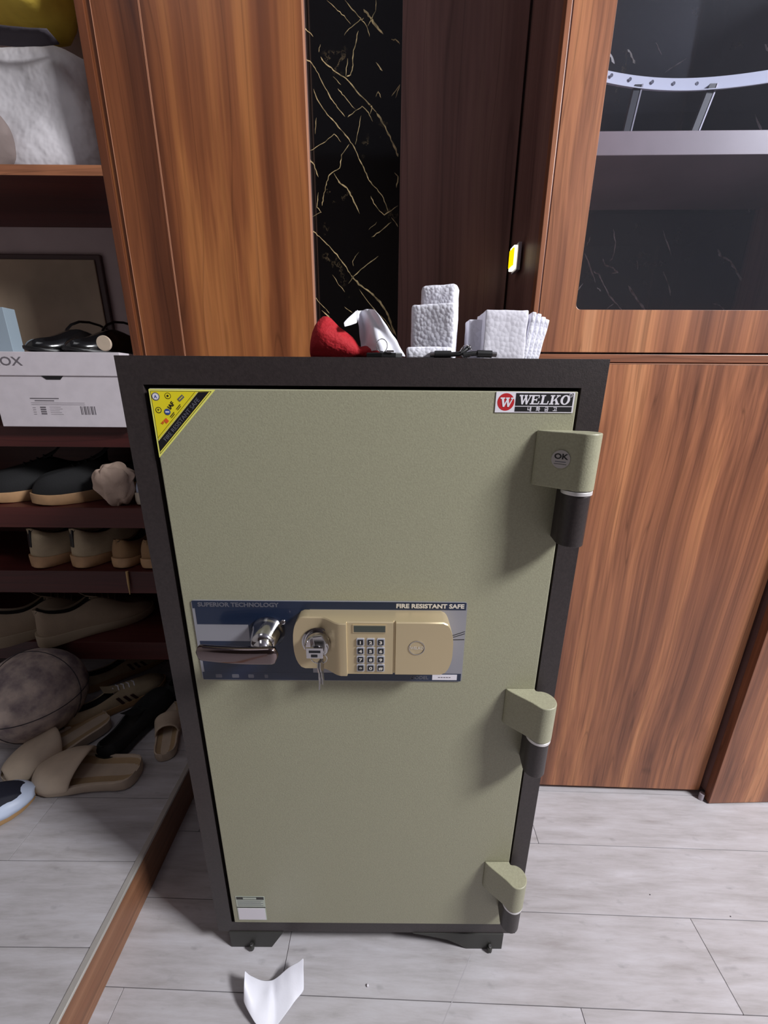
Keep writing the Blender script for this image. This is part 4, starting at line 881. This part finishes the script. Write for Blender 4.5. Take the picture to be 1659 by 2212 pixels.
# ================================================================== UNDER THE CABINET, ON THE PLATFORM
bq = atZ(92, 1552, ZP); bc = Vector((-.965, .985, ZP+.121))
ball = MB().sphere((0, 0, 0), .120, M['ball'], n=48).build('ball', smooth=True); ball.location = (-.955, .893, ZP+.1195); tag(ball, 'scuffed grey soft ball under the lowest shelf', 'ball')
for k, R_ in enumerate((rot(0, 0, 0), rot(1.35, .3, 0), rot(.5, 1.2, .4))):
    pts = [(R_ @ Vector((.1205*math.cos(a*math.pi/20), .1205*math.sin(a*math.pi/20), 0))) for a in range(40)]
    MB().tube(pts, .0012, M['ball_mark'], n=6, closed=True).build('seam', ball, smooth=True, local=True)
def slide(name, label, L=.255, ws=1.05, cover=.5, band=None, group=None):
    t = thing(name, label, 'slipper', (0, 0, 0), 0, group)
    xs = [0, .01, .03, .07, .15, .25, .35, .45, .55, .65, .75, .85, .92, .97, .99, 1]
    rings = []
    for s_ in xs:
        w_ = lerp_list(WID, s_)*ws*1.1; h = .030-.008*s_
        rings.append([(s_*L, -w_*.9, 0), (s_*L, -w_, .008), (s_*L, -w_, h), (s_*L, -w_*.86, h+.001), (s_*L, -w_*.8, h-.004), (s_*L, w_*.8, h-.004), (s_*L, w_*.86, h+.001), (s_*L, w_, h), (s_*L, w_, .008), (s_*L, w_*.9, 0)])
    MB().loft(rings, M['slide']).build('sole', t, smooth=True, angle=50, bevel=.001, local=True)
    rings = []
    for s_ in xs[1:-1]:
        w_ = lerp_list(WID, s_)*ws*1.1*.80; h = .030-.008*s_-.0035; rings.append([(s_*L, -w_, h), (s_*L, 0, h-.001), (s_*L, w_, h), (s_*L, w_*.9, h-.002), (s_*L, -w_*.9, h-.002)])
    MB().loft(rings, M['slide_foot']).build('footbed', t, smooth=True, local=True)
    rings = []; a0, a1 = band or (1-cover, .985)
    for k in range(11):
        s_ = a0+(a1-a0)*k/10; w_ = lerp_list(WID, s_)*ws*1.12; h = .030-.008*s_-.010
        top = (.062*(1-.55*((s_-a0)/(1-a0))**1.5)) if not band else .052-.008*k/10
        ring = []
        for q_ in range(13):
            a = math.pi*q_/12; ring.append((s_*L - (.018*math.sin(a)*(1-k/10) if not band else 0), w_*math.cos(a)*1.0, h + (top-h*.5)*max(0, math.sin(a))**.75))
        rings.append(ring)
    MB().loft(rings, M['slide'], closed=False).build('vamp', t, smooth=True, solid=.006, sub=1, local=True)
    return t
s = slide('slipper', '', .245, 1.2, .45, group='cream slippers on the platform')
put(s, -.603, .748, ZP, 181, 'cream slipper lying foremost on the platform, heel towards the safe')
c = copy_tree(s); put(c, -.735, .905, ZP+.001, 222, 'cream slipper behind the foremost one, toe pointing away from the safe')
c.rotation_euler = (0, 0, math.radians(236)); c.location = (-.790, .918, ZP); c.scale = (.95, 1, 1)
s = slide('slipper', 'single cream slide with a broad band close beside the safe', .235, .95, .5, band=(.34, .66)); put(s, -.562, .792, ZP, 112, scale=.84)
# striped sneakers
s = shoe('sneaker', '', .27, .95, 'beige_knit', 'sole_gum', .058, .022, laces='white', stripes='maroon', toe=.040, cat='sneaker', group='striped sneakers under the shoe cabinet')
put(s, -.890, .880, ZP, 49, 'beige sneaker with three dark stripes, nearer the black shoes')
c = copy_tree(s); put(c, -.950, 1.030, ZP, 49, 'beige striped sneaker behind its pair, towards the ball')
# black shoes
s = shoe('shoe', '', .30, 1.35, 'suede_black', 'black_rubber', .062, .022, laces=True, toe=.050, group='black shoes beside the slippers', cat='shoe')
put(s, -.715, .778, ZP, 80, 'black shoe between the foremost slipper and the safe', scale=.85)
c = copy_tree(s); put(c, -.642, .990, ZP, 90, 'black shoe behind the slide with the broad band', scale=.85)
# white and navy sneaker, cut by the frame
s = shoe('sneaker', 'navy and white sneaker with gum sole at the picture edge', .28, 1.1, 'navy_fabric', 'sole_gum', .080, .020, laces='white', toe=.05, cat='sneaker')
tc_ = MB(); rings = []
for s_ in (.70, .78, .86, .92, .96, .985, 1.0):
    w_ = lerp_list(WID, s_)*1.1*1.05; tp = .052*(1-((s_-.70)/.33)**3*.6)
    rings.append([(s_*.28+.002, w_*math.cos(math.pi*k/12), .018+(tp-.016)*math.sin(math.pi*k/12)**.8) for k in range(13)])
tc_.loft(rings, M['white_leather'], closed=False).build('toe_cap', s, smooth=True, solid=.003, local=True)
MB().prism([(.10, .025), (.16, .025), (.12, .06), (.10, .07)], -.043, -.037, M['white_leather']).build('side_flash', s, local=True)
put(s, -1.060, .560, ZP, 28)
